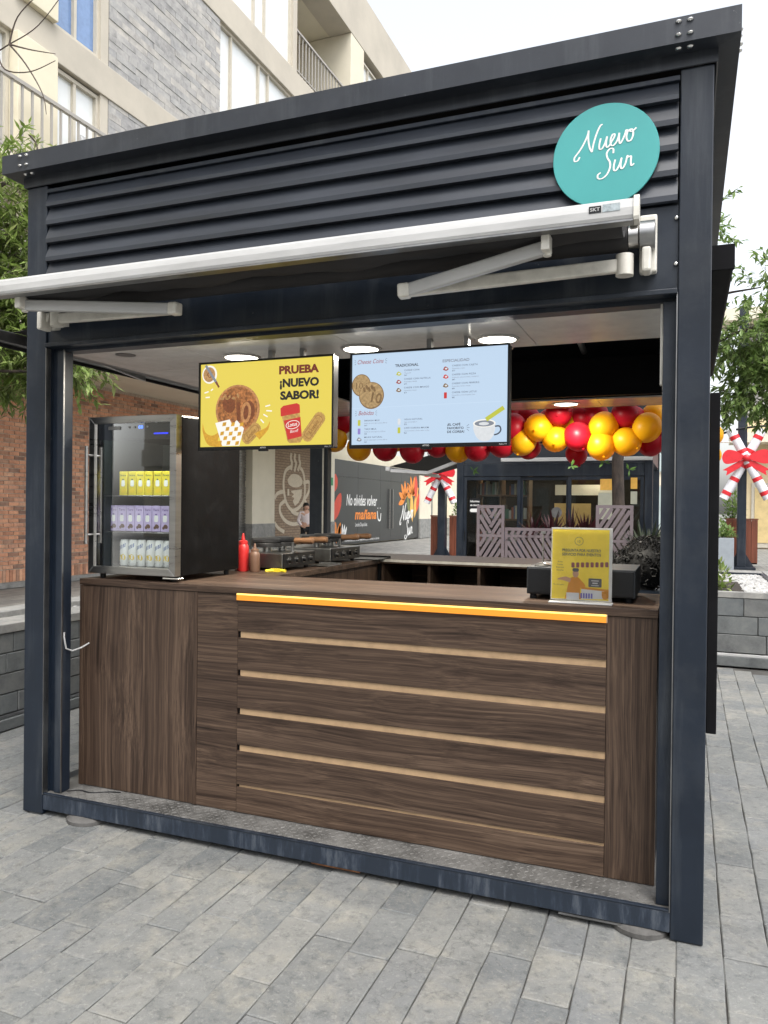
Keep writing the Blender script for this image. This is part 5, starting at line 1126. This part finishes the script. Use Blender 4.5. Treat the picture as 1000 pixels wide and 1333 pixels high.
for z in (.5,.9,1.3,1.72,2.1): Bx('shelf_board', M['warmwood'], sh, -.45, .42, 10.5, 10.82, z, z+.03)
for x in (-.48,-.06,.42): Bx('upright', M['warmwood'], sh, x, x+.03, 10.49, 10.83, .11, 2.2)
rnd = random.Random(3); cols = [plain('book_%d' % i, c, .6) for i, c in enumerate(((.5,.48,.42),(.35,.12,.08),(.12,.16,.25),(.55,.5,.36),(.2,.2,.2),(.10,.2,.14)))]
x = -.40; n = 0; cnt = {}
def book_label(x, z):
    side = 'left' if x < -.05 else 'right'; row = {1.751:'top',1.331:'middle',.931:'bottom'}[z]; k = cnt.get((side,row),0); cnt[(side,row)] = k+1
    tone = ('pale','dark red','navy','cream','black','green')[n % 6]
    return ORD[k]+' book from the left, '+tone+', '+row+' row, '+side+' bay of the kiosk bookshelf'
for z in (1.751,1.331,.931):
    x = -.42
    while x < .36:
        w = rnd.uniform(.025,.06); h = rnd.uniform(.14,.24)
        if not (-.09 < x+w and x < -.02) and rnd.random() < .8:
            b = Bx('book', cols[n % 6], None, x, x+w-.003, 10.52, 10.68, z, z+h); tag(b, book_label(x, z), 'book', 'books on the kiosk shelf'); n += 1
        x += w
m = thing('display_table', 'wooden table inside the glass kiosk behind its middle door', 'table', (1.0,11.2,.1)); Bx('table_top', M['warmwood'], m, .55, 2.1, 11.0, 11.6, .84, .88)
for x in (.6,2.0):
    for y in (11.05,11.5): Bx('leg', M['warmwood'], m, x, x+.05, y, y+.05, .101, .839)
M['warm'] = plain('warm_panel', (.60,.46,.22), .6, var=.12, scale=3)
Bx('reflection_board', M['warm'], k2, .62, 1.3, KY+2.2, KY+2.24, 1.0, 1.62); Bx('reflection_board', M['pane'], k2, .6, 1.75, KY+2.4, KY+2.44, 1.78, 1.98)  # boards added to stand in for bright reflections in the shop glass
M['k2lamp'] = emit('shop_lamp', (1,.80,.5), 45.0)
for x, y in ((.0,11.0),(.9,11.4),(1.8,11.0),(1.4,12.2)): MB().lathe((x,y,2.299), [(.07,0),(.07,-.01),(.05,-.02)], 16).build('downlight', M['k2lamp'], k2)
# its side awning, half out to the left
ka = thing('retractable_awning', 'dark awning with white arms on the left side of the glass kiosk', 'awning', (KX0,11.5,2.4))
MB().add([(KX0-.03,10.1,2.56),(KX0-.03,13,2.56),(-1.98,13,2.24),(-1.98,10.1,2.24)],[(0,1,2,3)]).build('canopy_cloth', M['canopy'], ka)
Bx('front_bar', M['white'], ka, -2.04, -1.98, 10.05, 13.05, 2.16, 2.23, bevel=.006); MB().bar((-1.98,10.15,2.17),(-1.32,10.3,2.13),.05,.06).build('forearm', M['white'], ka, bevel=.006); MB().bar((-1.32,10.3,2.13),(KX0-.02,10.2,2.33),.05,.06).build('upper_arm', M['white'], ka, bevel=.006)

# ------------------------------------------------------------------ laser cut screens with red leaved plants
M['mauve'] = plain('mauve_steel', (.150,.120,.128), .5, var=.1, scale=4, bmp=.05)
def screen(name_label, x0, x1, zt, spine, y, cells, thick=.012):
    t = thing('lattice_screen', name_label, 'screen', ((x0+x1)/2, y, 0), 'laser cut screens behind the kiosk')
    fr_ = MB(); b = .045
    fr_.box(x0,x1,y,y+thick,.12,.12+b); fr_.box(x0,x1,y,y+thick,zt-b,zt); fr_.box(x0,x0+b,y,y+thick,.12+b,zt-b); fr_.box(x1-b,x1,y,y+thick,.12+b,zt-b); fr_.build('frame', M['mauve'], t)
    Bx('spine', M['mauve'], t, x0+b, x1-b, y+.0005, y+thick-.0005, spine-.02, spine+.02)
    xi0, xi1 = x0+b, x1-b
    def slats(za, zb, xa, xb, sgn):
        h = zb-za; step = .088; run = h*.62; n = int((xb-xa+run)/step)+2
        for i in range(-1, n):
            xs = xa-run+i*step if sgn > 0 else xa+i*step
            # clip the slanted bar to its cell
            p, q = (xs, za), (xs+sgn*run, zb)
            def clip(p, q):
                (ax,az),(bx_,bz) = p, q
                t0, t1 = 0, 1; dx = bx_-ax
                if abs(dx) > 1e-6:
                    ta, tb = sorted(((xa-ax)/dx, (xb-ax)/dx)); t0, t1 = max(t0,ta), min(t1,tb)
                return (None if t1-t0 < .12 else ((ax+dx*t0, az+(bz-az)*t0),(ax+dx*t1, az+(bz-az)*t1)))
            c = clip(p, q)
            if c: MB().bar((c[0][0],y+thick/2,c[0][1]),(c[1][0],y+thick/2,c[1][1]),.050,thick*.92,up=(0,1,0)).build('slat', M['mauve'], t)
    for za, zb, xa, xb, sg_ in cells: slats(za, zb, xa, xb, sg_)
    for x in (x0+.05, x1-.09): Bx('foot', F, t, x, x+.04, y-.1, y+.15, .0, .12)
    return t
y = 8.5
screen('tall left lattice screen of mauve steel behind the kiosk counter', .05, .47, 1.555, 1.10, y, [(1.12,1.51,.095,.26,-1),(1.12,1.51,.26,.425,1),(.165,1.08,.095,.425,1)])
screen('low wide lattice screen of mauve steel behind the poster', .475, 1.75, 1.225, 1.10, y+.02, [(1.12,1.18,.52,1.705,1),(.165,1.08,.52,1.705,-1)])
screen('tall right lattice screen of mauve steel beside the tree trunk', 1.79, 2.30, 1.57, 1.06, y, [(1.08,1.525,1.835,2.255,1),(.165,1.04,1.835,2.255,-1)])
tr_ = thing('planter_trough', 'dark metal planter trough behind the lattice screens', 'planter', (1.1,8.8,0)); Bx('trough', F, tr_, .0, 2.35, 8.56, 9.05, .0, .62, bevel=.005); Bx('soil', M['soil'], tr_, .03, 2.32, 8.6, 9.02, .6, .63)
M['cordy'] = foliage('red_cordyline', [(.035,.008,.012),(.075,.014,.022),(.02,.012,.012),(.11,.03,.035)]); M['dkleaf'] = foliage('dark_leaf', [(.012,.020,.010),(.025,.035,.015),(.04,.05,.025)])
def spiky(label, x, y, z, n, L, mat, seed, name='spiky_plant'):
    rnd = random.Random(seed); t = thing(name, label, 'plant', (x,y,z)); m = MB()
    for i in range(n):
        a = rnd.uniform(0,6.283); el = rnd.uniform(.25,1.45); l = L*rnd.uniform(.6,1.1); d = Vector((math.cos(a)*math.cos(el), math.sin(a)*math.cos(el), math.sin(el))); sd = d.cross(Vector((0,0,1))).normalized(); w = rnd.uniform(.018,.032)
        p0 = Vector((x,y,z+rnd.uniform(0,.15))); p1 = p0+d*l*.5; p2 = p0+d*l+Vector((0,0,-.25*l*math.cos(el)))
        m.add([p0-sd*w*.4,p0+sd*w*.4,p1+sd*w,p2,p1-sd*w],[(0,1,2,4),(4,2,3)])
    m.build('leaves', mat, t); MB().cyl((x,y,z-.3),(x,y,z+.2),.02,.012,n=8).build('stem', M['soil'], t)
for i,(x,lab) in enumerate(((.85,'leftmost of the red spiky plants in the trough'),(1.13,'second red spiky plant from the left in the trough'),(1.40,'third red spiky plant from the left in the trough'),(1.62,'rightmost red spiky plant in the trough beside the tree'))): spiky(lab, x, 8.8, .95, 42, .55, M['cordy'], 40+i)
for i,(x,yy,lab) in enumerate(((2.45,8.2,'dark glossy plant beside the right lattice screen'),(2.55,7.6,'dark glossy plant nearest the right kiosk post'),)): spiky(lab, x, yy, .75, 60, .6, M['dkleaf'], 60+i)

# ------------------------------------------------------------------ trees
M['bark'] = plain('bark', (.045,.033,.026), .9, var=.45, scale=14, bmp=.9, stretch=(1,1,.35), fine=30)
M['leafA'] = foliage('leaf_light', [(.13,.20,.04),(.20,.29,.065),(.30,.38,.12),(.10,.15,.03),(.38,.43,.17)]); M['leafB'] = foliage('leaf_green', [(.10,.16,.04),(.15,.24,.065),(.21,.31,.09),(.28,.37,.13),(.08,.13,.035)])
def leaf(m, p, d, L, w, up):
    sd = d.cross(up)
    if sd.length < 1e-3: sd = d.orthogonal()
    sd.normalize(); nrm = sd.cross(d)
    m.add([p, p+d*L*.45+sd*w+nrm*w*.35, p+d*L, p+d*L*.45-sd*w+nrm*w*.35], [(0,1,2),(0,2,3)])
def tree(name, label, trunk, limbs, blobs, mat, L, wd, per, seed, droop=.3):
    """blobs: (centre, radii, number of twigs); each twig carries `per` leaves"""
    rnd = random.Random(seed); t = thing(name, label, 'tree', trunk[0][:3])
    m = MB(); m.tube([p[:3] for p in trunk], [p[3] for p in trunk], 12); m.build('trunk', M['bark'], t, smooth=True)
    for l in limbs: MB().tube(spline([p[:3] for p in l],4), list(np.interp(np.linspace(0,len(l)-1,(len(l)-1)*4+1), range(len(l)), [p[3] for p in l])), 7).build('limb', M['bark'], t, smooth=True)
    m = MB(); tw = MB()
    for c, r, n in blobs:
        c = Vector(c)
        for i in range(n):
            v = Vector((rnd.gauss(0,1),rnd.gauss(0,1),rnd.gauss(0,1))).normalized()*(rnd.random()**.45)
            p = c+Vector((v.x*r[0],v.y*r[1],v.z*r[2])); out = (v+Vector((rnd.uniform(-.6,.6),rnd.uniform(-.6,.6),rnd.uniform(-.6,.5)-droop))).normalized(); Lt = rnd.uniform(.14,.32); q = p+out*Lt
            tw.cyl(p-out*.1, q, .003, .0015, n=3, cap=False)
            for k in range(per):
                f_ = (k+.6)/per; s = p+out*Lt*f_; d = (out*rnd.uniform(.4,1)+Vector((rnd.uniform(-1,1),rnd.uniform(-1,1),rnd.uniform(-1,.5)))).normalized(); leaf(m, s, d, L*rnd.uniform(.65,1.15), wd*rnd.uniform(.8,1.2), Vector((rnd.uniform(-.4,.4),rnd.uniform(-.4,.4),1)))
    stuff(m.build('crown', mat, t)); stuff(tw.build('twigs', M['bark'], t)); return t
tree('street_tree', 'leafy light green tree over the left planter', [(-3.0,1.1,.0,.10),(-3.05,1.2,1.6,.08),(-3.1,1.4,2.6,.07),(-3.15,1.7,3.6,.05),(-3.2,2.0,4.6,.03)],
     [[(-3.1,1.4,2.6,.04),(-2.9,2.0,3.2,.03),(-2.6,2.6,3.4,.015),(-2.3,2.9,3.3,.006)],[(-3.15,1.7,3.6,.035),(-2.8,2.2,4.2,.02),(-2.5,2.5,4.6,.008)],[(-3.1,1.3,2.4,.03),(-2.6,1.9,2.6,.018),(-2.15,2.4,2.65,.006)]],
     [((-3.05,2.5,4.2),(.8,.7,.66),380),((-2.72,2.55,3.55),(.62,.6,.55),340),((-2.75,2.4,2.95),(.55,.55,.45),280),((-3.3,2.4,3.4),(.6,.6,.8),260),((-2.25,2.55,2.78),(.45,.3,.22),90),((-3.5,1.0,4.0),(1.1,1.0,1.0),220)], M['leafA'], .12, .016, 11, 71)
tree('street_tree', 'green tree whose trunk stands in front of the glass kiosk', [(2.10,9.15,.0,.11),(2.06,9.12,1.2,.095),(2.03,9.1,2.2,.085),(2.10,9.05,3.1,.07),(2.35,9.0,4.2,.05),(2.6,9.0,5.2,.025)],
     [[(2.08,9.08,2.9,.055),(2.9,8.9,3.6,.04),(3.6,8.8,3.95,.025),(4.4,8.7,4.1,.010)],[(2.3,9.0,4.0,.04),(3.1,8.9,4.45,.025),(3.9,8.8,4.55,.008)],[(2.1,9.05,3.0,.04),(1.3,9.2,3.9,.02),(.7,9.3,4.6,.008)]],
     [((3.85,8.8,3.75),(.75,.7,.42),230),((4.2,8.6,3.1),(.6,.6,.42),140),((3.72,8.8,3.12),(.38,.4,.32),60),((4.05,8.8,4.62),(.5,.45,.42),60),((4.6,8.6,3.95),(.7,.6,.6),150),((2.4,9.0,5.4),(1.3,1.0,.7),260),((1.0,9.3,4.9),(.9,.8,.6),180)], M['leafB'], .13, .022, 13, 72)
tw = MB(); rnd = random.Random(12)
tb = thing('bare_branch', 'bare brown twigs reaching in before the top left window', 'branch', (-3.4,2.4,5.9))
for st in ([(-3.6,2.3,5.55),(-3.1,2.5,5.68),(-2.85,2.5,5.72),(-2.5,2.5,5.82),(-2.15,2.5,6.1)],[(-2.85,2.5,5.72),(-2.65,2.5,5.5),(-2.45,2.5,5.2),(-2.4,2.5,5.0)],[(-2.85,2.5,5.72),(-2.75,2.5,5.95),(-2.5,2.5,6.1)],[(-2.85,2.5,5.72),(-2.6,2.5,5.62),(-2.3,2.5,5.52)],[(-3.0,2.5,5.7),(-2.9,2.5,5.5),(-2.6,2.5,5.42),(-2.3,2.5,5.46)],[(-2.6,2.5,4.85),(-2.5,2.5,4.7),(-2.62,2.5,4.45),(-2.85,2.5,4.3)]): tw.tube(spline(st,5), list(np.linspace(.009,.003,(len(st)-1)*5+1)), 5)
tw.build('twigs', plain('twig', (.07,.05,.04), .8), tb)
def shrub(label, x, y, z, r, n, seed, mat='leafB', L=.07, w=.014):
    rnd = random.Random(seed); t = thing('shrub', label, 'shrub', (x,y,z)); m = MB()
    for i in range(n):
        v = Vector((rnd.gauss(0,1),rnd.gauss(0,1),abs(rnd.gauss(0,1)))).normalized()*rnd.random()**.5; p = Vector((x+v.x*r[0],y+v.y*r[1],z+v.z*r[2])); leaf(m, p, (v+Vector((rnd.uniform(-.8,.8),rnd.uniform(-.8,.8),rnd.uniform(-.4,.8)))).normalized(), L*rnd.uniform(.7,1.3), w, Vector((0,0,1)))
    stuff(m.build('foliage', M[mat], t)); MB().cyl((x,y,z-.05),(x,y,z+r[2]*.7),.012,.006,n=6).build('stem', M['bark'], t)
shrub('small light green shrub in the white pebble planter', 3.30, 5.75, .70, (.13,.2,.30), 160, 5, 'leafA', .08, .018)

# ------------------------------------------------------------------ posts with candy canes, timber planters
M['cedar'] = plain('red_cedar', (.16,.045,.022), .5, var=.25, scale=5, stretch=(3,3,.3)); M['cwhitec'] = plain('cane_white', (.72,.72,.76), .5, var=.06, scale=9); M['cred'] = plain('cane_red', (.62,.02,.03), .45, var=.08); M['galv'] = plain('grey_planter', (.28,.31,.34), .5, var=.06)
def candy(x, y, z, s, label):
    t = thing('candy_cane_ornament', label, 'ornament', (x,y,z), 'candy cane ornaments on posts')
    for sg_ in (-1,1):
        pts = []
        for i in range(13): a = i/12; pts.append((x+sg_*s*(.56-.97*a), y-.16-(.09 if sg_ > 0 else 0), z-s*.98+1.92*s*a))
        cn = MB().tube(pts, .125*s, 12).build('cane', M['cwhitec'], t, smooth=True)
        for k in range(5):
            j = 1+k*2.4; i0 = int(j); f_ = j-i0; p = Vector(pts[i0]).lerp(Vector(pts[i0+1]), f_); d = (Vector(pts[i0+1])-Vector(pts[i0])).normalized(); MB().cyl(p-d*.055*s-Vector((0,0,.0)), p+d*.055*s, .129*s, n=14).build('stripe', M['cred'], cn, smooth=True)
    bw_ = MB().ball((x,y-.40,z+.14*s), .10*s, 14, 8).build('bow_knot', M['cred'], t, smooth=True)
    for sg_ in (-1,1):
        P = spline([(0,.0),(.18,.14),(.38,.18),(.48,.04),(.42,-.12),(.22,-.10),(0,.0)],4); f_ = Frame((x,y-.40,z+.14*s),(1,0,0),(0,0,1)); MB().prism([(sg_*u*s*1.28,v*s*1.25) for u,v in P][:-1], f_, .06).build('bow_loop', M['cred'], bw_)
        P = [(0,-.02),(.2,-.10),(.52,-.30),(.42,-.32),(.44,-.44),(.14,-.24)]; f_ = Frame((x,y-.37,z+.14*s),(1,0,0),(0,0,1)); MB().prism([(sg_*u*s*1.15,v*s*1.1) for u,v in P], f_, .03).build('bow_tail', M['cred'], bw_)
def lamp_post(x, y, h, label):
    t = thing('steel_post', label, 'post', (x,y,0), 'posts carrying candy canes'); Bx('shaft', F, t, x-.11, x+.11, y-.11, y+.11, .02, h, bevel=.008); Bx('base_plate', F, t, x-.34, x+.34, y-.3, y+.3, -.045, .018); 
    for sg_ in (-1,1): MB().prism([(0,0),(.2,0),(0,.35)], Frame((x+sg_*.112,y+.01,.02),(sg_,0,0),(0,0,1)), .02).build('gusset', F, t)
def timber_box(x0, x1, y, h, label):
    t = thing('timber_planter', label, 'planter', ((x0+x1)/2,y,0), 'red timber planters'); n = max(3,int((x1-x0)/.14)); w = (x1-x0)/n
    for i in range(n): Bx('plank', M['cedar'], t, x0+i*w+.004, x0+(i+1)*w-.004, y-.03, y, .10, h)
    Bx('box', M['blackmat'], t, x0+.01, x1-.01, y+.002, y+.7, .06, h-.05); Bx('rim', M['cedar'], t, x0-.01, x1+.01, y-.04, y+.02, h+.002, h+.04)
lamp_post(4.36, 20, 7.0, 'dark steel post behind the right pebble planter'); candy(4.44, 20, 2.78, .96, 'red and white candy canes with bow on the right post')
timber_box(4.0, 4.80, 20.5, 1.27, 'red timber planter behind the right candy cane post'); shrub('leafy shrub in the right timber planter', 4.18, 20.8, 1.25, (.30,.2,.85), 260, 6, 'leafB', .14, .035)
lamp_post(-3.72, 19, 7.0, 'dark steel post seen beyond the counter left of the glass kiosk'); candy(-3.72, 19, 2.42, .78, 'red and white candy canes with bow beside the glass kiosk')
timber_box(-4.16,-3.86,19.3,1.25,'narrow red timber planter left of the far post'); timber_box(-3.58,-2.9,19.3,1.25,'red timber planter right of the far post'); shrub('round shrub in the timber planter beside the glass kiosk', -3.3, 19.6, 1.22, (.28,.25,.5), 200, 7, 'leafB', .12, .03)
gp = thing('metal_planter', 'pale grey square metal planter before the right post', 'planter', (3.85,19,0)); Bx('planter_body', M['galv'], gp, 3.45, 4.12, 18.7, 19.4, .0, .82, bevel=.01); Bx('soil', M['soil'], gp, 3.48, 4.09, 18.73, 19.37, .80, .83); shrub('low shrub in the pale grey metal planter', 3.85, 19.0, .82, (.32,.3,.38), 220, 8, 'leafB', .13, .035)
m = MB(); m.tube(spline([(3.3,19.8,3.35),(3.9,19.8,3.60),(4.4,19.8,3.72),(5.0,19.8,3.76),(5.8,19.8,3.70)],5), .03, 6); o = m.build('garland_cable', M['black'], None, smooth=True); tag(o, 'black festoon cable strung past the right candy cane post', 'cable')
candy(5.62, 20.4, 2.9, .8, 'candy cane ornament cut by the right edge of the picture'); lamp_post(5.62, 20.6, 6.5, 'dark steel post at the right edge behind the candy canes')

# ------------------------------------------------------------------ far buildings
M['farglass'] = plain('far_glass', (.42,.50,.50), .12, var=.12, scale=.5, coat=1); M['sand'] = plain('sand_render', (.66,.54,.34), .8, var=.08, scale=.6)
fb = thing('far_building', 'sand coloured building with pale doors far behind the right post', 'building', (12,34,0))
Bx('wall', M['sand'], fb, 5.0, 26, 33, 34, -.04, 5.4); Bx('upper_wall', M['stonegrey'], fb, 5.3, 26, 33.2, 34, 5.41, 9.4); Bx('roof_slab', M['creamlt'], fb, 4.3, 26, 32.2, 34.2, 9.41, 9.9); Bx('canopy', M['creamlt'], fb, 4.6, 26, 31.6, 33, 4.3, 4.7)
for i in range(5):
    x = 5.5+i*3.4; d = Bx('door', M['wframe'], fb, x, x+1.6, 32.93, 32.99, .0, 2.7); Bx('pane', M['warm'], d, x+.12, x+.72, 32.90, 32.925, .2, 2.5); Bx('pane', M['warm'], d, x+.88, x+1.48, 32.90, 32.925, .2, 2.5)
    wd = Bx('window', M['wframe'], fb, x+1.2, x+2.6, 33.13, 33.19, 6.2, 8.2); Bx('pane', M['farglass'], wd, x+1.3, x+2.5, 33.10, 33.125, 6.3, 8.1)
gb = thing('glass_building', 'pale glazed building closing the view beyond the plaza', 'building', (0,52,0))
Bx('wall', M['creamlt'], gb, -12, 4.9, 52, 53, -.04, 7.2)
for i in range(9):
    x = -11.5+i*1.8; wd = Bx('window', M['wframe'], gb, x, x+1.55, 51.92, 51.99, .1, 3.2); Bx('pane', M['farglass'], wd, x+.08, x+1.47, 51.89, 51.915, .2, 3.1); wd = Bx('window', M['wframe'], gb, x, x+1.55, 51.92, 51.99, 4.0, 6.2); Bx('pane', M['farglass'], wd, x+.08, x+1.47, 51.89, 51.915, 4.1, 6.1)

# the block across the street, behind the viewer: it shades the plaza and shows in the glass
ob = thing('apartment_building', 'cream apartment block across the street with rows of windows', 'building', (5,-28,0))
Bx('wall', M['creamdk'], ob, -22, 26, -31, -28, -.04, 10.4); Bx('roof_band', M['creamdk'], ob, -22.2, 26.2, -31.2, -27.8, 10.41, 11.2); Bx('shop_band', M['creamdk'], ob, -22, 26, -27.99, -27.8, 3.4, 4.2)
for k in range(3):
    for i in range(14):
        x = -20.5+i*3.3; z = (.4,4.9,7.8,10.7)[k]; h = 2.6 if k == 0 else 1.7
        wd = Bx('window', M['wframe'], ob, x, x+2.0, -27.99, -27.93, z, z+h); Bx('pane', M['farglass'], wd, x+.1, x+.95, -27.925, -27.90, z+.1, z+h-.1); Bx('pane', M['farglass'], wd, x+1.05, x+1.9, -27.925, -27.90, z+.1, z+h-.1)

# ------------------------------------------------------------------ people
M['skin'] = plain('skin', (.52,.31,.22), .5, var=.05); M['hair'] = plain('black_hair', (.004,.0038,.0038), .6, var=.3, scale=40, bmp=.5); M['shirt'] = plain('pale_pink_shirt', (.66,.58,.58), .8, var=.06, scale=6, bmp=.2); M['trous'] = plain('black_trousers', (.012,.012,.014), .8); M['jacket'] = plain('black_fleece', (.010,.010,.011), .95, var=.3, bmp=.6)
def skin_body(name, verts, edges, radii, mat, parent, sub=2):
    me = bpy.data.meshes.new(name); off = rootloc(parent); me.from_pydata([tuple(Vector(v)-off) for v in verts], edges, []); o = bpy.data.objects.new(name, me); C.objects.link(o); o.parent = parent
    s = o.modifiers.new('skin','SKIN'); sv = me.skin_vertices[0].data if me.skin_vertices else None
    if sv is None:
        bm = bmesh.new(); bm.from_mesh(me); bm.verts.layers.skin.verify(); bm.to_mesh(me); bm.free(); sv = me.skin_vertices[0].data
    for i, r in enumerate(radii): sv[i].radius = (r, r) if not isinstance(r, tuple) else r
    sv[0].use_root = True; s.use_smooth_shade = True; ss = o.modifiers.new('sub','SUBSURF'); ss.levels = ss.render_levels = sub
    me.materials.append(mat); return o
def person(x, y, label, H, top, bottom, rot=0, sit=False):
    t = thing('person', label, 'person', (x,y,0)); k = H/1.7
    def P(a, b, c):
        ca, sa = math.cos(rot), math.sin(rot); return (x+(a*ca-b*sa)*k, y+(a*sa+b*ca)*k, c*k)
    hz = .93
    V = [P(0,0,hz),P(0,0,1.12),P(0,0,1.32),P(0,.01,1.44),P(0,.0,1.52),P(0,-.01,1.60),
         P(.10,0,.88),P(.11,-.01,.50),P(.11,.02,.08),P(.12,-.12,.03), P(-.10,0,.88),P(-.11,-.01,.50),P(-.11,.02,.08),P(-.12,-.12,.03),
         P(.19,0,1.38),P(.26,.02,1.12),P(.16,-.18,.98),P(.10,-.22,.97), P(-.19,0,1.38),P(-.27,.02,1.12),P(-.18,-.16,.94),P(-.13,-.21,.92)]
    E = [(0,1),(1,2),(2,3),(3,4),(4,5),(0,6),(6,7),(7,8),(8,9),(0,10),(10,11),(11,12),(12,13),(2,14),(14,15),(15,16),(16,17),(2,18),(18,19),(19,20),(20,21)]
    rr = [(.15,.11),(.14,.10),(.16,.11),(.08,.07),(.055,.055),(.085,.095),.09,.062,.042,.04,.09,.062,.042,.04,.058,.046,.034,.03,.058,.046,.034,.03]
    skin_body('body', V, E, [tuple(q*k for q in r) if isinstance(r, tuple) else r*k for r in rr], M['skin'], t)
    def slip(a): return tuple(a)
    # shirt with sleeves
    Vs = [P(0,0,.90),P(0,0,1.12),P(0,0,1.33),P(0,.01,1.43),P(.19,0,1.38),P(.26,.02,1.12),P(.17,-.16,.99),P(-.19,0,1.38),P(-.27,.02,1.12),P(-.19,-.14,.96)]
    skin_body('shirt', Vs, [(0,1),(1,2),(2,3),(2,4),(4,5),(5,6),(2,7),(7,8),(8,9)], [tuple(q*k for q in r) for r in ((.17,.13),(.165,.125),(.18,.13),(.09,.08),(.075,.075),(.062,.062),(.052,.052),(.075,.075),(.062,.062),(.052,.052))], top, t)
    Vt = [P(0,0,.92),P(.10,0,.86),P(.115,-.01,.50),P(.11,.02,.09),P(-.10,0,.86),P(-.115,-.01,.50),P(-.11,.02,.09)]
    skin_body('trousers', Vt, [(0,1),(1,2),(2,3),(0,4),(4,5),(5,6)], [tuple(q*k for q in r) for r in ((.16,.12),(.10,.10),(.075,.075),(.06,.06),(.10,.10),(.075,.075),(.06,.06))], bottom, t)
    h = MB(); c = Vector(P(0,.012,1.625)); h.ball(c, .108*k, 18, 12, sz=1.08); h.ball(Vector(P(0,.055,1.53)), .088*k, 14, 10, sz=1.3); hh = h.build('hair', M['hair'], t, smooth=True)
    f_ = MB(); 
    f_.ball(Vector(P(0,-.035,1.585)), .083*k, 16, 12, sz=1.22); f_.ball(Vector(P(0,-.122,1.575)), .014*k, 8, 6, sz=1.5); f_.ball(Vector(P(.082,0,1.58)), .02*k, 8, 6, sz=1.5); f_.ball(Vector(P(-.082,0,1.58)), .02*k, 8, 6, sz=1.5); fo = f_.build('face', M['skin'], t, smooth=True)
    ey = MB(); ey.ball(Vector(P(.032,-.108,1.60)), .011*k, 8, 6, sz=.6); ey.ball(Vector(P(-.032,-.108,1.60)), .011*k, 8, 6, sz=.6); ey.build('eyes', M['black'], fo); MB().ball(Vector(P(0,-.112,1.535)), .018*k, 8, 6, sz=.35).build('mouth', M['cred'], fo)
    fr_ = MB(); fr_.ball(Vector(P(0,-.045,1.655)), .082*k, 14, 8, sz=.55); fr_.build('fringe', M['hair'], t, smooth=True)
    fg_ = MB()
    for sx, (hx,hy,hz_) in ((1,(.10,-.23,.965)),(-1,(-.13,-.22,.915))):
        for q in range(4): fg_.tube([P(hx-sx*.01*q,hy,hz_+.012*q-.018),P(hx-sx*(.03+.008*q),hy-.03,hz_+.012*q-.022),P(hx-sx*(.055+.004*q),hy-.03,hz_+.012*q-.03)], [.010*k,.009*k,.007*k], 6)
        fg_.tube([P(hx,hy+.01,hz_+.02),P(hx-sx*.02,hy-.02,hz_+.045)], [.011*k,.008*k], 6)
    fg_.build('fingers', M['skin'], t, smooth=True)
    return t
person(-8.2, 19.0, 'person in a pale pink shirt and black trousers standing before the mural', 1.60, M['shirt'], M['trous'], rot=R(38))
# someone sitting low behind the right end of the counter, only the dark hair shows
wt = thing('person', 'person with black curly hair sitting low behind the cash drawer', 'person', (2.78,1.32,.1))
sk = skin_body('body', [(2.78,1.40,.52),(2.78,1.38,.72),(2.78,1.34,.95),(2.785,1.30,1.06),(2.79,1.26,1.14),(2.90,1.38,.50),(2.90,1.06,.50),(2.90,1.04,.15),(2.66,1.38,.50),(2.66,1.06,.50),(2.66,1.04,.15),(2.94,1.34,.98),(2.95,1.26,.76),(2.86,1.08,.68),(2.62,1.34,.98),(2.61,1.26,.76),(2.70,1.08,.68)],
   [(0,1),(1,2),(2,3),(3,4),(0,5),(5,6),(6,7),(0,8),(8,9),(9,10),(2,11),(11,12),(12,13),(2,14),(14,15),(15,16)], [(.16,.12),(.15,.11),(.16,.11),(.07,.07),(.085,.09),.09,.07,.05,.09,.07,.05,.06,.048,.036,.06,.048,.036], M['jacket'], wt)
hm = MB(); rnd = random.Random(4); hm.ball((2.83,1.27,1.235), .125, 20, 14, sz=.98); hm.ball((2.73,1.30,1.19), .10, 16, 12, sz=.9)
for i in range(420):
    v = Vector((rnd.gauss(0,1),rnd.gauss(0,1),rnd.gauss(.4,1))).normalized(); p = (Vector((2.83,1.27,1.235))+Vector((v.x*.125,v.y*.12,v.z*.122))) if i % 3 else (Vector((2.73,1.30,1.19))+v*.10); ax = v.orthogonal().normalized(); bx = v.cross(ax); r = rnd.uniform(.008,.016); ph = rnd.uniform(0,6.28); pts = [p+ax*math.cos(ph+a)*r+bx*math.sin(ph+a)*r+v*(a*.004) for a in (0,1.3,2.6,3.9,5.2)]
    hm.tube(pts, .0035, 4)
hm.build('hair', M['hair'], wt, smooth=True)
st = thing('stool', 'dark stool under the person behind the counter', 'stool', (2.78,1.4,.1)); MB().lathe((2.78,1.42,.40), [(.16,0),(.165,.01),(.16,.035)], 24).build('seat', M['black'], st, smooth=True)
for a in (.8,2.4,4.0,5.5): MB().cyl((2.78+.1*math.cos(a),1.42+.1*math.sin(a),.40),(2.78+.17*math.cos(a),1.42+.17*math.sin(a),.102),.012,n=8).build('leg', M['steeld'], st)
